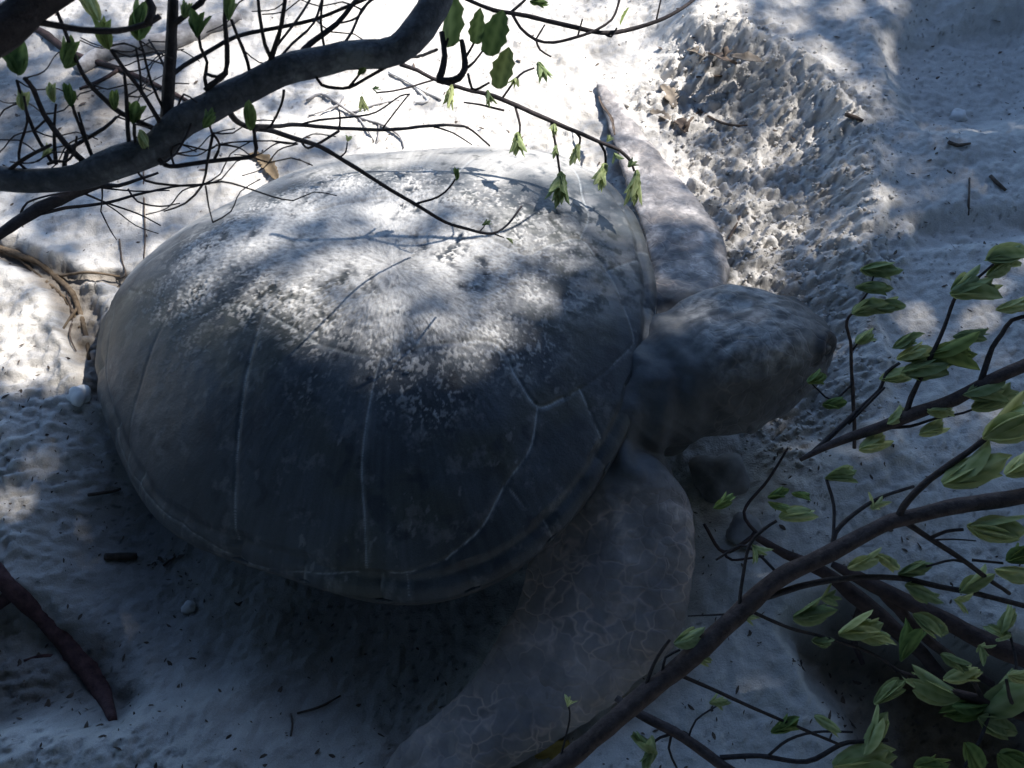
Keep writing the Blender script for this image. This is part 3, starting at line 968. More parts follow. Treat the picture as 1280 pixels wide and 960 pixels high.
# --- upper limb, crossing the picture's top corner
b = Branch('tree_branch', 'thick blue-grey limb crossing above the sand behind the turtle, crowded with bare upright twigs', 'branch',
           [(-620, 330, 40), (-420, 300, 39), (-230, 255, 37), (-60, 224, 36), (0, 222, 35), (60, 226, 37), (130, 212, 40), (185, 188, 43), (215, 162, 45), (262, 134, 43), (310, 108, 42), (370, 85, 42), (430, 71, 40), (478, 66, 40), (512, 50, 43), (540, 10, 48), (556, -60, 50), (578, -190, 52)], 0.78, 0.76, M_LIMB, M_TWIG, knot=0.10, sides=18)
T = b.twig
T([(207, 168), (211, 100), (215, 40), (217, -15)], 17, 12, -.03)
T([(212, 34), (232, 18), (266, -12)], 8, 6, -.02, leaves=[(232, 12, 26, 90, 'dark')])
T([(262, 130), (258, 112), (270, 102), (282, 92), (284, 60), (281, 25), (283, -8)], 9, 5, -.05, leaves=[(288, 12, 36, 90, 'dark')])
T([(260, 114), (256, 98), (259, 78), (251, 60), (248, 40)], 5, 4, -.03, leaves=[(247, 33, 34, 95, 'dark')])
T([(284, 88), (272, 96), (257, 92)], 5, 4)
T([(336, 98), (338, 78), (345, 55), (352, 30), (358, -12)], 8, 5, -.04)
T([(339, 72), (331, 55), (325, 22), (322, -8)], 6, 4, -.02)
T([(342, 62), (366, 32), (380, 12), (392, -8)], 4, 3, .02)
T([(314, 102), (310, 80), (304, 62), (296, 43), (289, 24)], 5, 4, -.03)
T([(343, 80), (365, 55), (392, 29), (404, -6)], 4, 3, .03)
T([(210, 98), (230, 82), (257, 67), (296, 45), (344, 35), (394, 24), (430, 10), (470, -6)], 6, 4, .05)
T([(373, 76), (380, 62), (396, 48), (421, 30), (450, -6)], 9, 6, .02)
T([(406, 64), (401, 27), (404, -6)], 4, 3, -.02)
T([(418, 70), (440, 40), (452, 12), (470, -6)], 4, 3, .03)
T([(110, 207), (82, 180), (55, 143), (42, 112), (31, 98)], 8, 6, -.05, leaves=[(20, 76, 48, 115, 'dark')])
T([(57, 150), (43, 163)], 3, 3)
T([(66, 205), (43, 165), (29, 127), (21, 100)], 5, 4, -.03)
T([(70, 205), (68, 180), (68, 155), (70, 130)], 5, 3, -.03, leaves=[(65, 117, 24, 100, 'bud'), (28, 126, 26, 90, 'bud')])
T([(117, 200), (103, 166), (93, 140), (91, 132)], 5, 4, -.03, leaves=[(87, 121, 28, 105, 'dark')])
T([(117, 200), (107, 170), (98, 140)], 4, 3, -.02)
T([(198, 163), (151, 141), (134, 127), (110, 103), (96, 77), (82, 41), (70, 12)], 7, 5, -.06, leaves=[(84, 70, 42, 100, 'dark'), (143, 127, 24, 85, 'dark')])
T([(202, 158), (196, 146), (174, 110), (155, 86), (139, 62)], 6, 5, -.05, leaves=[(130, 44, 40, 115, 'dark'), (113, 8, 46, 110, 'bud')])
T([(164, 205), (160, 163), (158, 120), (155, 90)], 6, 4, -.03)
T([(206, 140), (189, 103), (179, 64), (174, 50)], 4, 3, -.04, leaves=[(173, 28, 56, 95, 'dark')])
T([(177, 118), (175, 90), (170, 60)], 3, 3, -.02)
T([(172, 195), (168, 170), (168, 155)], 5, 4, -.03, leaves=[(168, 142, 30, 92, 'dark')])
T([(206, 150), (215, 120), (204, 80), (186, 50)], 4, 3, .02)
T([(40, 215), (24, 204), (26, 178), (34, 152), (30, 120)], 4, 3, -.03)
T([(0, 224), (10, 214), (22, 204), (45, 190), (64, 181)], 6, 4, -.02, leaves=[(57, 190, 22, 60, 'small')])
T([(60, 205), (69, 201), (82, 202), (92, 192), (96, 170)], 4, 3, -.02, leaves=[(131, 203, 24, -60, 'dark'), (179, 174, 28, -80, 'bud')])
T([(80, 212), (84, 190), (100, 178), (130, 160), (146, 146)], 6, 4, .02)
T([(195, 195), (206, 206), (222, 208), (260, 202), (300, 198), (319, 193), (319, 176), (317, 160)], 6, 5, -.03, leaves=[(312, 147, 38, 100, 'dark')])
T([(268, 199), (275, 181), (265, 166), (262, 156)], 4, 3, -.02, leaves=[(261, 150, 28, 70, 'dark')])
T([(276, 181), (290, 178), (340, 176), (372, 180)], 2.5, 1.5, .03)
T([(266, 168), (259, 204), (253, 231), (232, 254), (205, 264)], 4, 2, .02)
T([(170, 208), (182, 226), (225, 232), (252, 231), (277, 227), (303, 233), (341, 246)], 3.5, 2, .02)
T([(257, 232), (261, 258), (266, 278)], 2.5, 1.5)
T([(275, 180), (298, 184), (312, 194)], 2, 1.5)
T([(218, 208), (214, 190), (224, 180), (258, 188), (272, 180)], 3, 2, .01)
T([(245, 130), (238, 158), (220, 192), (200, 206)], 3, 3, -.03)
T([(222, 134), (230, 118), (246, 128)], 3, 2, -.02)
T([(355, 112), (352, 130), (338, 158), (325, 161)], 3.5, 3, .02)
T([(318, 158), (340, 158), (372, 156), (420, 160), (486, 162), (542, 157), (569, 157), (587, 161), (612, 182)], 6, 2.5, .5)
T([(542, 158), (566, 166), (590, 181)], 2.5, 1.5, .03)
T([(424, 161), (425, 150), (424, 138)], 3, 2)
T([(400, 179), (424, 164)], 3, 3, .01)
T([(376, 175), (382, 184), (392, 183), (424, 163)], 3, 3, .02)
# twig that droops over the shell
T([(284, 136), (294, 150), (308, 158), (325, 161), (345, 165), (375, 175), (400, 183), (440, 207), (480, 232), (517, 254), (556, 277), (587, 287), (615, 292), (634, 281), (652, 258)], 8, 2.6, .42)
T([(519, 255), (548, 246), (562, 234), (569, 224)], 3, 2.2, -.02, leaves=[(571, 219, 17, 85, 'dark')])
T([(600, 289), (606, 282)], 2, 1.5, leaves=[(608, 279, 14, 20, 'small')])
T([(617, 292), (630, 297)], 2, 1.5, leaves=[(637, 300, 12, -30, 'small')])
T([(424, 197), (432, 190), (434, 178)], 2.4, 1.8, leaves=[(436, 173, 11, 80, 'small')])
T([(392, 90), (402, 106), (420, 110), (437, 109), (456, 99), (482, 84)], 4, 4, .0)
T([(437, 108), (450, 92), (455, 88)], 4, 2, leaves=[(452, 88, 18, 60, 'dark')])
T([(374, 156), (400, 150), (440, 146), (470, 140), (500, 120), (512, 118)], 3, 2, .1)
T([(478, 161), (486, 150), (500, 132), (512, 117)], 2.5, 2, .0)
for k_ in range(52):                                       # hair-thin twigs behind the limb
    q_ = rng.choice(b.tw[:40]); u0, v0 = [float(x_) for x_ in q_[rng.randrange(len(q_) // 2, len(q_))][:2]]; a0 = rng.uniform(-.7, .6) + (math.pi if rng.random() < .3 else 0)
    T([(u0, v0), (u0 + 26 * math.cos(a0), v0 - 26 * math.sin(a0)), (u0 + 52 * math.cos(a0 + .3), v0 - 52 * math.sin(a0 + .3)), (u0 + 80 * math.cos(a0 + .2), v0 - 80 * math.sin(a0 + .2))], 2.2, 1.2, rng.uniform(.0, .12))

# --- lower, thinner limb behind it
b = Branch('tree_branch', 'slim dark branch fanning into hair-thin twigs beneath the thick blue-grey limb', 'branch',
           [(-420, 520, 17), (-240, 430, 15), (-100, 352, 14), (-40, 318, 13), (0, 294, 13), (21, 277, 14), (41, 265, 15), (72, 250, 15), (103, 237, 13), (125, 232, 8), (148, 232, 5), (180, 222, 4), (198, 216, 3)], 1.28, 1.32, M_TWIG, M_TWIG)
T = b.twig
T([(43, 269), (82, 260), (131, 254), (172, 243), (220, 233), (262, 230)], 5, 2, .04)
T([(26, 266), (34, 253), (58, 245), (86, 240)], 3, 2, -.01)
T([(103, 241), (137, 255), (172, 267), (201, 282)], 3, 1.5, .03)
T([(127, 224), (128, 245), (126, 264)], 2.5, 1.5)
T([(126, 264), (138, 288), (146, 300)], 2, 1.2)
T([(160, 236), (172, 252), (200, 258), (225, 254)], 3, 1.5, .02)
T([(120, 234), (170, 239), (212, 238)], 2.5, 1.5, .02)
T([(131, 254), (146, 264), (170, 282), (198, 292)], 2, 1.2, .03)

# --- dark branch close to the camera in the corner
b = Branch('tree_branch', 'dark blurred branch end hanging close overhead at the picture corner', 'branch',
           [(-480, 120, 62), (-250, 100, 60), (-60, 62, 58), (-10, 42, 56), (25, 24, 50), (60, -4, 46), (95, -40, 44), (160, -140, 40)], .60, .62, M_TWIG, M_TWIG, knot=.2, sides=14)
b.twig([(35, 24), (57, 29), (77, 33), (103, 37), (146, 39), (180, 31), (200, 20)], 9, 7, .02)
b.twig([(185, 30), (190, 8), (178, -12)], 12, 9, .0)
b.twig([(10, 44), (-8, 58), (-30, 74)], 10, 8)

# --- twig with hanging young leaves over the shell
b = Branch('leafy_twig', 'thin twig of drooping toothed young leaves dangling above the back of the shell', 'twig',
           [(500, 80, 6), (522, 88, 5), (539, 97, 5), (580, 111, 5), (619, 121, 6), (673, 144, 6), (709, 160, 5.5), (751, 178, 5), (775, 188, 4.5), (791, 204, 4)], 1.42, 1.452, M_TWIG, M_TWIG, sides=8, part='stem')
T = b.twig
T([(644, 133), (650, 156), (649, 168)], 3.5, 3, .01, leaves=[(648, 178, 30, -97, 'droop')])
T([(689, 152), (695, 184), (700, 217)], 3.5, 3, .02, leaves=[(692, 159, 20, -80, 'droop'), (694, 187, 20, -90, 'small'), (698, 233, 44, -92, 'droop')])
T([(718, 164), (725, 172), (724, 182)], 3, 3, .01, leaves=[(720, 192, 28, -100, 'droop')])
T([(749, 178), (756, 190), (757, 205)], 3.5, 3, .02, leaves=[(753, 219, 36, -97, 'droop')])
T([(775, 189), (771, 194)], 2.5, 2, leaves=[(771, 197, 17, -70, 'small'), (761, 174, 12, 60, 'small')])
T([(789, 203), (793, 214)], 3, 3, leaves=[(794, 231, 44, -96, 'droop'), (790, 205, 16, 40, 'small')])
T([(627, 124), (644, 100), (655, 90), (668, 85)], 3, 2.5, -.02, leaves=[(677, 88, 26, -70, 'droop'), (644, 102, 17, -100, 'small')])
T([(615, 120), (608, 116)], 3, 3, leaves=[(611, 122, 22, -80, 'droop')])
T([(575, 109), (566, 110)], 2.5, 2, leaves=[(563, 119, 30, -95, 'droop')])
T([(545, 99), (500, 112), (470, 116)], 2.5, 2, .0, leaves=[(453, 129, 20, -70, 'droop'), (470, 111, 12, 0, 'small')])
T([(630, 138), (600, 131), (580, 128)], 3, 2, .03)

# --- bare twig along the top
b = Branch('bare_twig', 'long curved bare twig with one shrivelled leaf, arching along the top over bright sand', 'twig',
           [(540, -60, 6), (560, -16, 5), (604, 8, 5), (629, 15, 5.5), (659, 20, 6), (692, 28, 6), (724, 35, 6), (751, 41, 6), (784, 38, 5.5), (820, 27, 5), (850, 12, 4.5), (880, -12, 4), (940, -70, 3)], 1.15, 1.2, M_TWIG, M_TWIG, sides=8, part='stem')
T = b.twig
T([(640, 17), (651, 35), (670, 50), (692, 53), (719, 47), (746, 37), (765, 24), (772, 8), (776, -8)], 4, 3, .01)
T([(670, 50), (675, 62), (689, 71)], 3, 2)
T([(670, 49), (681, 31)], 2.5, 2)
T([(756, 42), (764, 46), (771, 35)], 3, 2.5, leaves=[(778, 22, 30, 75, 'single')])
T([(722, 46), (728, 24)], 2.5, 2)
T([(820, 27), (826, 0)], 2.5, 2)
T([(638, 16), (654, 2), (664, -8)], 4, 3, leaves=[(672, 3, 24, 0, 'dark')])

# --- larger leaves on a near twig
b = Branch('leafy_twig', 'blurred near twig with four big dark toothed leaves in front of blown-out sand', 'twig',
           [(552, 40, 7), (556, 70, 8), (552, 90, 9), (549, 100, 10), (560, 101, 9), (573, 98, 9), (581, 86, 8), (580, 68, 8), (577, 50, 6)], .80, .80, M_TWIG, M_TWIG, sides=8, part='stem')
T = b.twig
T([(582, 86), (592, 78), (603, 64)], 4, 3, leaves=[(597, 36, 44, 80, 'single')])
T([(583, 70), (590, 58), (597, 44)], 3.5, 3, leaves=[(618, 42, 62, 75, 'single')])
T([(585, 92), (590, 111), (600, 110), (612, 103)], 4, 3, leaves=[(627, 85, 58, 72, 'single')])
T([(556, 60), (560, 48)], 4, 3, leaves=[(566, 24, 74, 88, 'single')])
T([(546, 62), (525, 70), (508, 71)], 4, 4, .3)

# --- right-hand lower bush: main stem
BG = 'leafy branches in front of the turtle'
b = Branch('leafy_branch', 'red-brown branch with pale green budding leaves rising past the tip of the flipper', 'branch',
           [(520, 1120, 24), (600, 1035, 25), (660, 985, 26), (690, 965, 26), (740, 925, 27), (800, 873, 28), (860, 825, 28), (920, 770, 28), (975, 722, 26), (1040, 690, 24), (1100, 658, 22), (1130, 648, 21), (1200, 632, 20), (1300, 616, 20), (1480, 575, 22), (1700, 540, 24), (1950, 480, 27)], 1.02, .98, M_BROWN, M_TWIG, BG, sides=14)
T = b.twig
T([(1123, 647), (1130, 632), (1154, 606), (1187, 581), (1217, 560), (1250, 532)], 10, 7, -.06, leaves=[(1217, 592, 88, 10, 'bud'), (1264, 530, 84, 20, 'bud'), (1282, 583, 60, 15, 'bud')])
T([(1040, 690), (1045, 665), (1067, 643), (1100, 622), (1142, 608)], 7, 4, .05, leaves=[(1096, 630, 26, 40, 'small')])
T([(1040, 690), (1042, 664), (1042, 631), (1033, 599)], 5, 4, .03, leaves=[(1050, 594, 42, 15, 'bud')])
T([(925, 762), (925, 747), (929, 718), (937, 681), (954, 662), (971, 651)], 5, 4, -.02, leaves=[(994, 642, 46, 10, 'bud'), (949, 690, 30, -60, 'small')])
T([(955, 747), (1008, 731), (1058, 723), (1117, 722), (1175, 733), (1225, 743), (1290, 760)], 9, 7, .03,
  leaves=[(1079, 706, 48, 5, 'bud'), (1108, 700, 36, -30, 'bud'), (1143, 711, 48, 20, 'bud'), (1150, 740, 54, -30, 'bud'), (1217, 728, 50, 25, 'bud'), (1204, 752, 26, -10, 'small'), (1158, 778, 46, -25, 'bud'), (1037, 747, 26, 0, 'small')])
T([(1125, 648), (1154, 668), (1187, 689), (1217, 710), (1237, 725), (1262, 742)], 8, 5, .03)
T([(1162, 673), (1183, 664), (1204, 662)], 5, 4, -.03, leaves=[(1243, 662, 78, 5, 'bud')])
T([(1164, 675), (1192, 674), (1220, 676)], 3, 2)
T([(1215, 706), (1192, 700), (1158, 708)], 4, 3)
T([(1215, 700), (1254, 704)], 4, 3, -.01, leaves=[(1267, 718, 64, -10, 'bud'), (1274, 692, 44, 20, 'dark')])
T([(905, 768), (883, 769), (860, 770)], 3, 2)
T([(900, 775), (933, 773)], 3, 2, leaves=[(938, 772, 22, 0, 'small')])
T([(803, 868), (817, 831), (828, 812), (837, 800)], 5, 4, -.02, leaves=[(858, 800, 40, 10, 'bud')])
T([(846, 830), (862, 820)], 4, 3, leaves=[(874, 824, 27, -10, 'bud')])
T([(828, 840), (832, 822), (850, 812)], 4, 3)
T([(835, 838), (887, 860), (937, 883), (1000, 910), (1050, 931)], 6, 4, .05, leaves=[(898, 877, 30, -10, 'small'), (979, 908, 38, 20, 'dark'), (1033, 902, 34, -20, 'bud')])
T([(930, 760), (987, 785), (1033, 797), (1092, 818), (1133, 847)], 5, 4, .06, leaves=[(1010, 768, 50, 10, 'bud'), (1026, 802, 30, -10, 'bud'), (1071, 785, 54, 15, 'bud'), (1092, 797, 44, -5, 'bud'), (1108, 866, 48, 60, 'bud'), (1138, 806, 54, 50, 'dark')])
T([(975, 720), (945, 690), (925, 682), (895, 700)], 4, 3, .02, leaves=[(971, 618, 28, 20, 'dark'), (904, 629, 30, 30, 'dark'), (1000, 618, 24, 0, 'dark'), (971, 632, 28, -20, 'dark')])
T([(700, 950), (712, 900), (711, 884)], 3, 2, -.02, leaves=[(711, 876, 18, 90, 'small')])

b = Branch('leafy_branch', 'purplish low branch with budding leaves along the bottom beyond the flipper tip', 'branch',
           [(770, 872, 8), (800, 893, 12), (842, 914, 13), (879, 939, 13), (904, 958, 13), (950, 990, 13), (1020, 1060, 15), (1120, 1150, 17)], 1.12, 1.06, M_BROWN, M_TWIG, BG, sides=10)
T = b.twig
T([(900, 947), (950, 945), (1008, 952), (1050, 931), (1071, 927), (1110, 925)], 7, 5, -.03, leaves=[(1096, 922, 60, 40, 'bud'), (1075, 953, 78, 10, 'bud'), (1162, 955, 44, 10, 'dark')])
T([(843, 910), (836, 935), (846, 960)], 4, 3)
T([(845, 916), (825, 922), (815, 930)], 4, 3, leaves=[(808, 932, 44, 130, 'bud'), (812, 945, 30, -120, 'bud')])
T([(960, 945), (985, 925), (1020, 915), (1066, 915)], 4, 3, -.02)
T([(860, 925), (870, 900), (900, 880)], 3, 2)

b = Branch('leafy_branch', 'budding branch in deep shade over the dark hollow in the sand', 'branch',
           [(1800, 1010, 22), (1600, 970, 20), (1430, 930, 18), (1300, 900, 16), (1240, 880, 14), (1180, 862, 10), (1150, 850, 8), (1120, 838, 5)], 1.0, 1.08, M_ROOT, M_TWIG, BG, sides=10)
T = b.twig
T([(1230, 876), (1215, 850), (1196, 832)], 6, 4, -.03, leaves=[(1170, 862, 62, 160, 'bud'), (1200, 846, 46, 10, 'bud'), (1192, 826, 38, -40, 'bud'), (1229, 813, 24, -40, 'small')])
T([(1270, 890), (1262, 870), (1258, 850)], 6, 4, -.05, leaves=[(1254, 878, 84, 30, 'bud'), (1272, 846, 34, 0, 'bud'), (1240, 905, 56, -20, 'bud'), (1210, 885, 56, 190, 'dark')])
T([(1268, 890), (1270, 830), (1262, 790)], 5, 3, .05, leaves=[(1258, 776, 40, 60, 'bud'), (1250, 790, 34, 140, 'small')])
T([(1240, 882), (1225, 925), (1205, 960)], 5, 4, -.04, leaves=[(1215, 945, 50, -60, 'dark'), (1265, 950, 60, -30, 'dark')])

# --- right-hand upper branch
b = Branch('leafy_branch', 'grey-brown branch with tight pale green buds reaching across the smooth sand bank', 'branch',
           [(1000, 575, 5), (1025, 562, 9), (1063, 546, 12), (1103, 533, 14), (1132, 521, 16), (1160, 511, 15), (1194, 499, 16), (1225, 482, 15), (1252, 469, 16), (1320, 442, 17), (1480, 390, 18), (1680, 300, 20), (1900, 220, 22)], 1.24, 1.12, M_BROWN, M_TWIG, BG, sides=12)
T = b.twig
T([(1131, 522), (1139, 497), (1148, 478), (1164, 445), (1180, 410), (1192, 376), (1199, 366)], 8, 4, -.04,
  leaves=[(1158, 462, 74, 8, 'bud'), (1142, 443, 46, 15, 'bud'), (1188, 443, 66, 10, 'dark'), (1210, 418, 40, 15, 'bud'), (1131, 427, 42, 20, 'bud'), (1216, 360, 66, 22, 'bud'), (1246, 338, 42, 15, 'bud'), (1252, 321, 60, 22, 'bud'), (1204, 355, 46, 30, 'bud')])
T([(1160, 448), (1182, 432), (1200, 424)], 4, 3)
T([(1195, 370), (1225, 345), (1242, 330)], 4, 3, -.02)
T([(1225, 480), (1232, 458), (1240, 435), (1252, 418), (1265, 400), (1290, 394)], 8, 5, -.03, leaves=[(1268, 384, 46, 15, 'bud')])
T([(1015, 567), (1060, 525), (1077, 509), (1100, 487), (1108, 466), (1124, 454)], 7, 4, -.01, leaves=[(1118, 470, 42, 10, 'bud')])
T([(1060, 530), (1092, 498), (1106, 484)], 4, 3, -.02)
T([(1085, 541), (1103, 535), (1137, 533), (1170, 523), (1204, 516), (1225, 508)], 5, 3, -.03, leaves=[(1175, 513, 44, 10, 'bud'), (1164, 537, 42, 5, 'bud'), (1122, 522, 38, 20, 'bud'), (1090, 555, 46, 8, 'bud'), (1240, 503, 66, 12, 'bud'), (1224, 489, 54, 20, 'bud')])
b = Branch('leafy_sprig', 'thin upright stem carrying faint green buds on the churned sand edge before the snout', 'stem',
           [(1068, 560, 5), (1068, 530, 5), (1066, 490, 5), (1064, 455, 4.5), (1063, 426, 4), (1058, 408, 4), (1061, 396, 3.5), (1072, 386, 3)], 1.36, 1.24, M_BROWN, M_TWIG, BG, sides=8, part='stem')
T = b.twig
T([(1064, 440), (1075, 425)], 3, 2, leaves=[(1080, 423, 30, 20, 'bud')])
T([(1066, 390), (1085, 365), (1092, 345)], 3, 2, -.03, leaves=[(1100, 336, 52, 12, 'bud'), (1090, 359, 44, 10, 'bud'), (1082, 384, 48, 15, 'bud'), (1108, 381, 46, 10, 'bud')])
T([(1066, 480), (1040, 500), (1015, 480)], 3, 2, .02, leaves=[(1019, 474, 28, 20, 'dark'), (1041, 505, 30, 0, 'dark')])

# --- dark fallen limbs under the bush, and the root at the other side
b = Branch('fallen_limb', 'thick dark maroon limb lying beneath the budding branches by the sand hollow', 'fallen branch',
           [(1040, 705, 8), (1083, 727, 18), (1133, 752, 22), (1192, 781, 26), (1233, 802, 28), (1330, 842, 30), (1500, 900, 32), (1700, 940, 30)], 1.33, 1.24, M_ROOT, M_ROOT, None, .15, 14)
b.twig([(1100, 735), (1150, 790), (1200, 830), (1240, 855)], 16, 10, .03)
b = Branch('fallen_limb', 'knotty dark root-like limb bridging the sand between flipper and hollow', 'fallen branch',
           [(940, 668, 8), (983, 693, 12), (1030, 715, 16), (1075, 750, 20), (1110, 780, 20), (1150, 815, 18), (1190, 860, 14)], 1.36, 1.34, M_ROOT, M_ROOT, None, .2, 12)
b.twig([(1080, 752), (1066, 790), (1078, 830)], 12, 6, .02)
b.twig([(945, 668), (905, 690), (880, 655)], 6, 4)
b.twig([(950, 672), (930, 640), (960, 600), (985, 560)], 5, 3, .02)
b.twig([(905, 690), (915, 700), (955, 695)], 4, 3, .0)


def ground_branch(name, label, cat, pts, mat, lift=0.5, twigs=(), sides=10, group=None, knot=.18, part='limb'):
    """a stick lying on the sand: points (u, v, width px)."""
    def rows(pp):
        out = []
        for u, v, w_ in pp:
            p = PZ(u, v, 0.03)
            for _ in range(4): p = PZ(u, v, zg(p[0], p[1]))
            r_ = w_ / 2 * np.linalg.norm(p - CC) / FP
            out.append(np.r_[p[0], p[1], p[2] + r_ * lift + 0.001, max(r_, .0006)])
        return catmull(np.array(out), 0.012)
    p = rows(pts)
    root = None
    if twigs:
        root = empty(name, tuple(p[0][:3])); tag(root, label, cat, group)
        o = tube_obj(part, p, mat, None, sides, knot, len(pts)); o.data.transform(Matrix.Translation(-Vector(root.location))); o.parent = root
        for tw in twigs:
            q = rows(tw); o = tube_obj('twig', q, mat, None, 6, .15, len(tw)); o.data.transform(Matrix.Translation(-Vector(root.location))); o.parent = root
        return root
    o = tube_obj(name, p - np.r_[p[0][:3], 0], mat, None, sides, knot, len(pts)); o.location = p[0][:3]
    return tag(o, label, cat, group)


ground_branch('root', 'dark maroon root curving down through shaded sand beyond the tail end', 'root',
              [(-40, 690, 20), (0, 722, 20), (45, 765, 18), (85, 805, 19), (112, 840, 21), (130, 870, 17), (142, 900, 8)], M_MAROON, .05,
              [[(20, 740, 16), (-10, 760, 14), (-40, 770, 12)], [(100, 830, 8), (60, 820, 5), (30, 826, 3)]], 14, knot=.25)
ground_branch('weathered_log', 'silvery weathered stick lying on grey sand behind the leaf buds', 'log',
              [(98, 92, 12), (125, 74, 16), (160, 64, 18), (210, 56, 20), (262, 36, 19), (300, 22, 12)], M_LOG, .4, (), 14)
ground_branch('root', 'reddish thin root running beside the silvery weathered stick', 'root',
              [(30, 30, 6), (60, 46, 8), (90, 68, 7), (150, 88, 6), (205, 112, 5), (240, 130, 4)], M_ROOT, .4, [[(150, 88, 5), (130, 100, 4), (100, 112, 3)]], 8)
ground_branch('root', 'brown root lying in the dark soil crack near the tail end of the shell', 'root',
              [(-30, 300, 6), (20, 318, 7), (50, 330, 7), (72, 348, 7), (90, 366, 6), (98, 384, 6), (108, 420, 5), (112, 450, 4)], M_SOILROOT, .1, [[(72, 346, 3), (110, 341, 3), (150, 346, 2.5)], [(98, 384, 4), (80, 410, 2.5), (72, 430, 2)], [(20, 318, 4), (40, 338, 4), (80, 372, 4), (100, 410, 3)]], 8, knot=.35)

# ------------------------------------------------------------------ small things lying about


def sit(u, v, z0=0.03):
    p = PZ(u, v, z0)
    for _ in range(5): p = PZ(u, v, zg(p[0], p[1]))
    return p


def dead_leaf(label, pts, w, mat, group=None, on=None):
    """a curled dry leaf as a thick bent blade along px points."""
    P3 = []
    for u, v in pts:
        p = sit(u, v) if on is None else PZ(u, v, on)
        P3.append(np.r_[p, 0])
    P3 = catmull(np.array(P3), 0.004)[:, :3]
    n_ = len(P3); d = np.gradient(P3, axis=0); d /= np.linalg.norm(d, axis=1)[:, None] + 1e-9
    sd_ = np.cross(d, [0, 0, 1.0]); sd_ /= np.linalg.norm(sd_, axis=1)[:, None] + 1e-9
    V = []
    for k in range(n_):
        t_ = k / (n_ - 1); hw = w / 2 * (math.sin(math.pi * (0.06 + 0.88 * t_)) ** .7) * (1 + .3 * rng.uniform(-1, 1))
        for j in range(5):
            q = j / 4 * 2 - 1
            V.append(P3[k] + sd_[k] * q * hw + np.array([0, 0, .004 + abs(q) ** 1.5 * hw * .55 + rng.uniform(0, .001)]))
    V = np.array(V); c0 = V.mean(0)
    me = raw_mesh('dead_leaf', V - c0, grid_quads(n_, 5))
    bm = bmesh.new(); bm.from_mesh(me); bmesh.ops.solidify(bm, geom=bm.faces[:], thickness=.0012); bm.to_mesh(me); bm.free()
    o = new_obj('dead_leaf', me, mat); o.location = c0
    return tag(o, label, 'dead leaf', group)


dead_leaf('curled ochre dead leaf on bright sand just behind the shell', [(312, 196), (328, 200), (338, 212), (347, 226)], .028, M_DEAD)
dead_leaf('yellow dead leaf tucked under the branch at the flipper edge', [(668, 944), (690, 938), (712, 930)], .022, M_YELLOW)
dead_leaf('dry folded brown leaf standing on churned sand near the far flipper tip', [(826, 108), (836, 120), (842, 136)], .03, M_DUN)
dead_leaf('pale tan leaf scrap in the sand clods', [(812, 142), (826, 146), (836, 152)], .025, M_DUN)
dead_leaf('dull brown leaf half buried where the sand bank breaks', [(888, 70), (904, 74), (918, 82)], .04, M_LITTER)
dead_leaf('broad dun leaf lying on the broken bank edge', [(914, 72), (934, 76), (952, 78)], .032, M_DUN)
dead_leaf('small dark leaf in the sand clods', [(844, 152), (852, 158), (858, 168)], .028, M_LITTER)
dead_leaf('brown leaf scrap on shaded bank beside a pale lump', [(858, 64), (870, 66), (880, 72)], .022, M_DUN)
dead_leaf('slim bud husk lying against the far flipper edge', [(748, 122), (753, 134), (764, 150), (768, 170)], .006, M_LITTER, on=.075)

ground_branch('stick', 'curved pale stick between far flipper and head', 'stick', [(838, 392, 5), (848, 382, 5), (862, 372, 5), (886, 366, 5), (912, 370, 4)], M_LOG, 3, ())
ground_branch('stick', 'short thick brown stick on sand near the tail end', 'stick', [(133, 697, 8), (150, 697, 9), (172, 696, 7)], M_LITTER, .6, ())
for k_, (lb, pp) in enumerate([
    ('thin bowed twig lying on the churned sand above the far flipper', [(872, 138, 3), (890, 150, 3), (912, 158, 3), (934, 158, 2)]),
    ('forked dark twig stuck in clods beside the far flipper', [(856, 160, 4), (866, 148, 3), (876, 138, 3)]),
    ('straight dark twig leaning in clods below the forked one', [(910, 300, 3), (918, 286, 3), (924, 272, 3)]),
    ('twig lying across the top of the broken bank', [(870, 98, 2.5), (900, 97, 3), (928, 96, 2)]),
    ('twig lying in the shaded basin edge', [(1184, 180, 4), (1196, 184, 4), (1212, 181, 2.5)]),
    ('orange-brown twig on the smooth bank', [(1236, 222, 4), (1246, 232, 4), (1256, 240, 3)]),
    ('upright dry stalk over the footprint hollow', [(1209, 276, 2.5), (1210, 250, 2.5), (1211, 224, 2)]),
    ('dark twig on the smooth bank beside the ridge', [(1056, 146, 5), (1068, 150, 5), (1078, 153, 3)]),
    ('slanting twig in the shaded strip under the shell', [(660, 690, 0.6), (660, 692, .6)]),
    ('thin twig lying in the deep shadow ahead of the near berm', [(372, 892, 2.5), (400, 884, 3), (426, 870, 2)]),
    ('short twig by the shadow edge near the tail', [(205, 708, 3), (212, 702, 3), (220, 697, 2)]),
    ('small twig in dappled sand by the tail', [(112, 620, 4), (140, 616, 4), (152, 612, 3)]),
    ('twig standing in the pale near berm', [(364, 920, 2), (366, 905, 2.5), (364, 892, 1.5)]),
]):
    if lb.startswith('slanting'): continue
    ground_branch('twig', lb, 'twig', pp, M_LITTER, 1.2, (), 6)
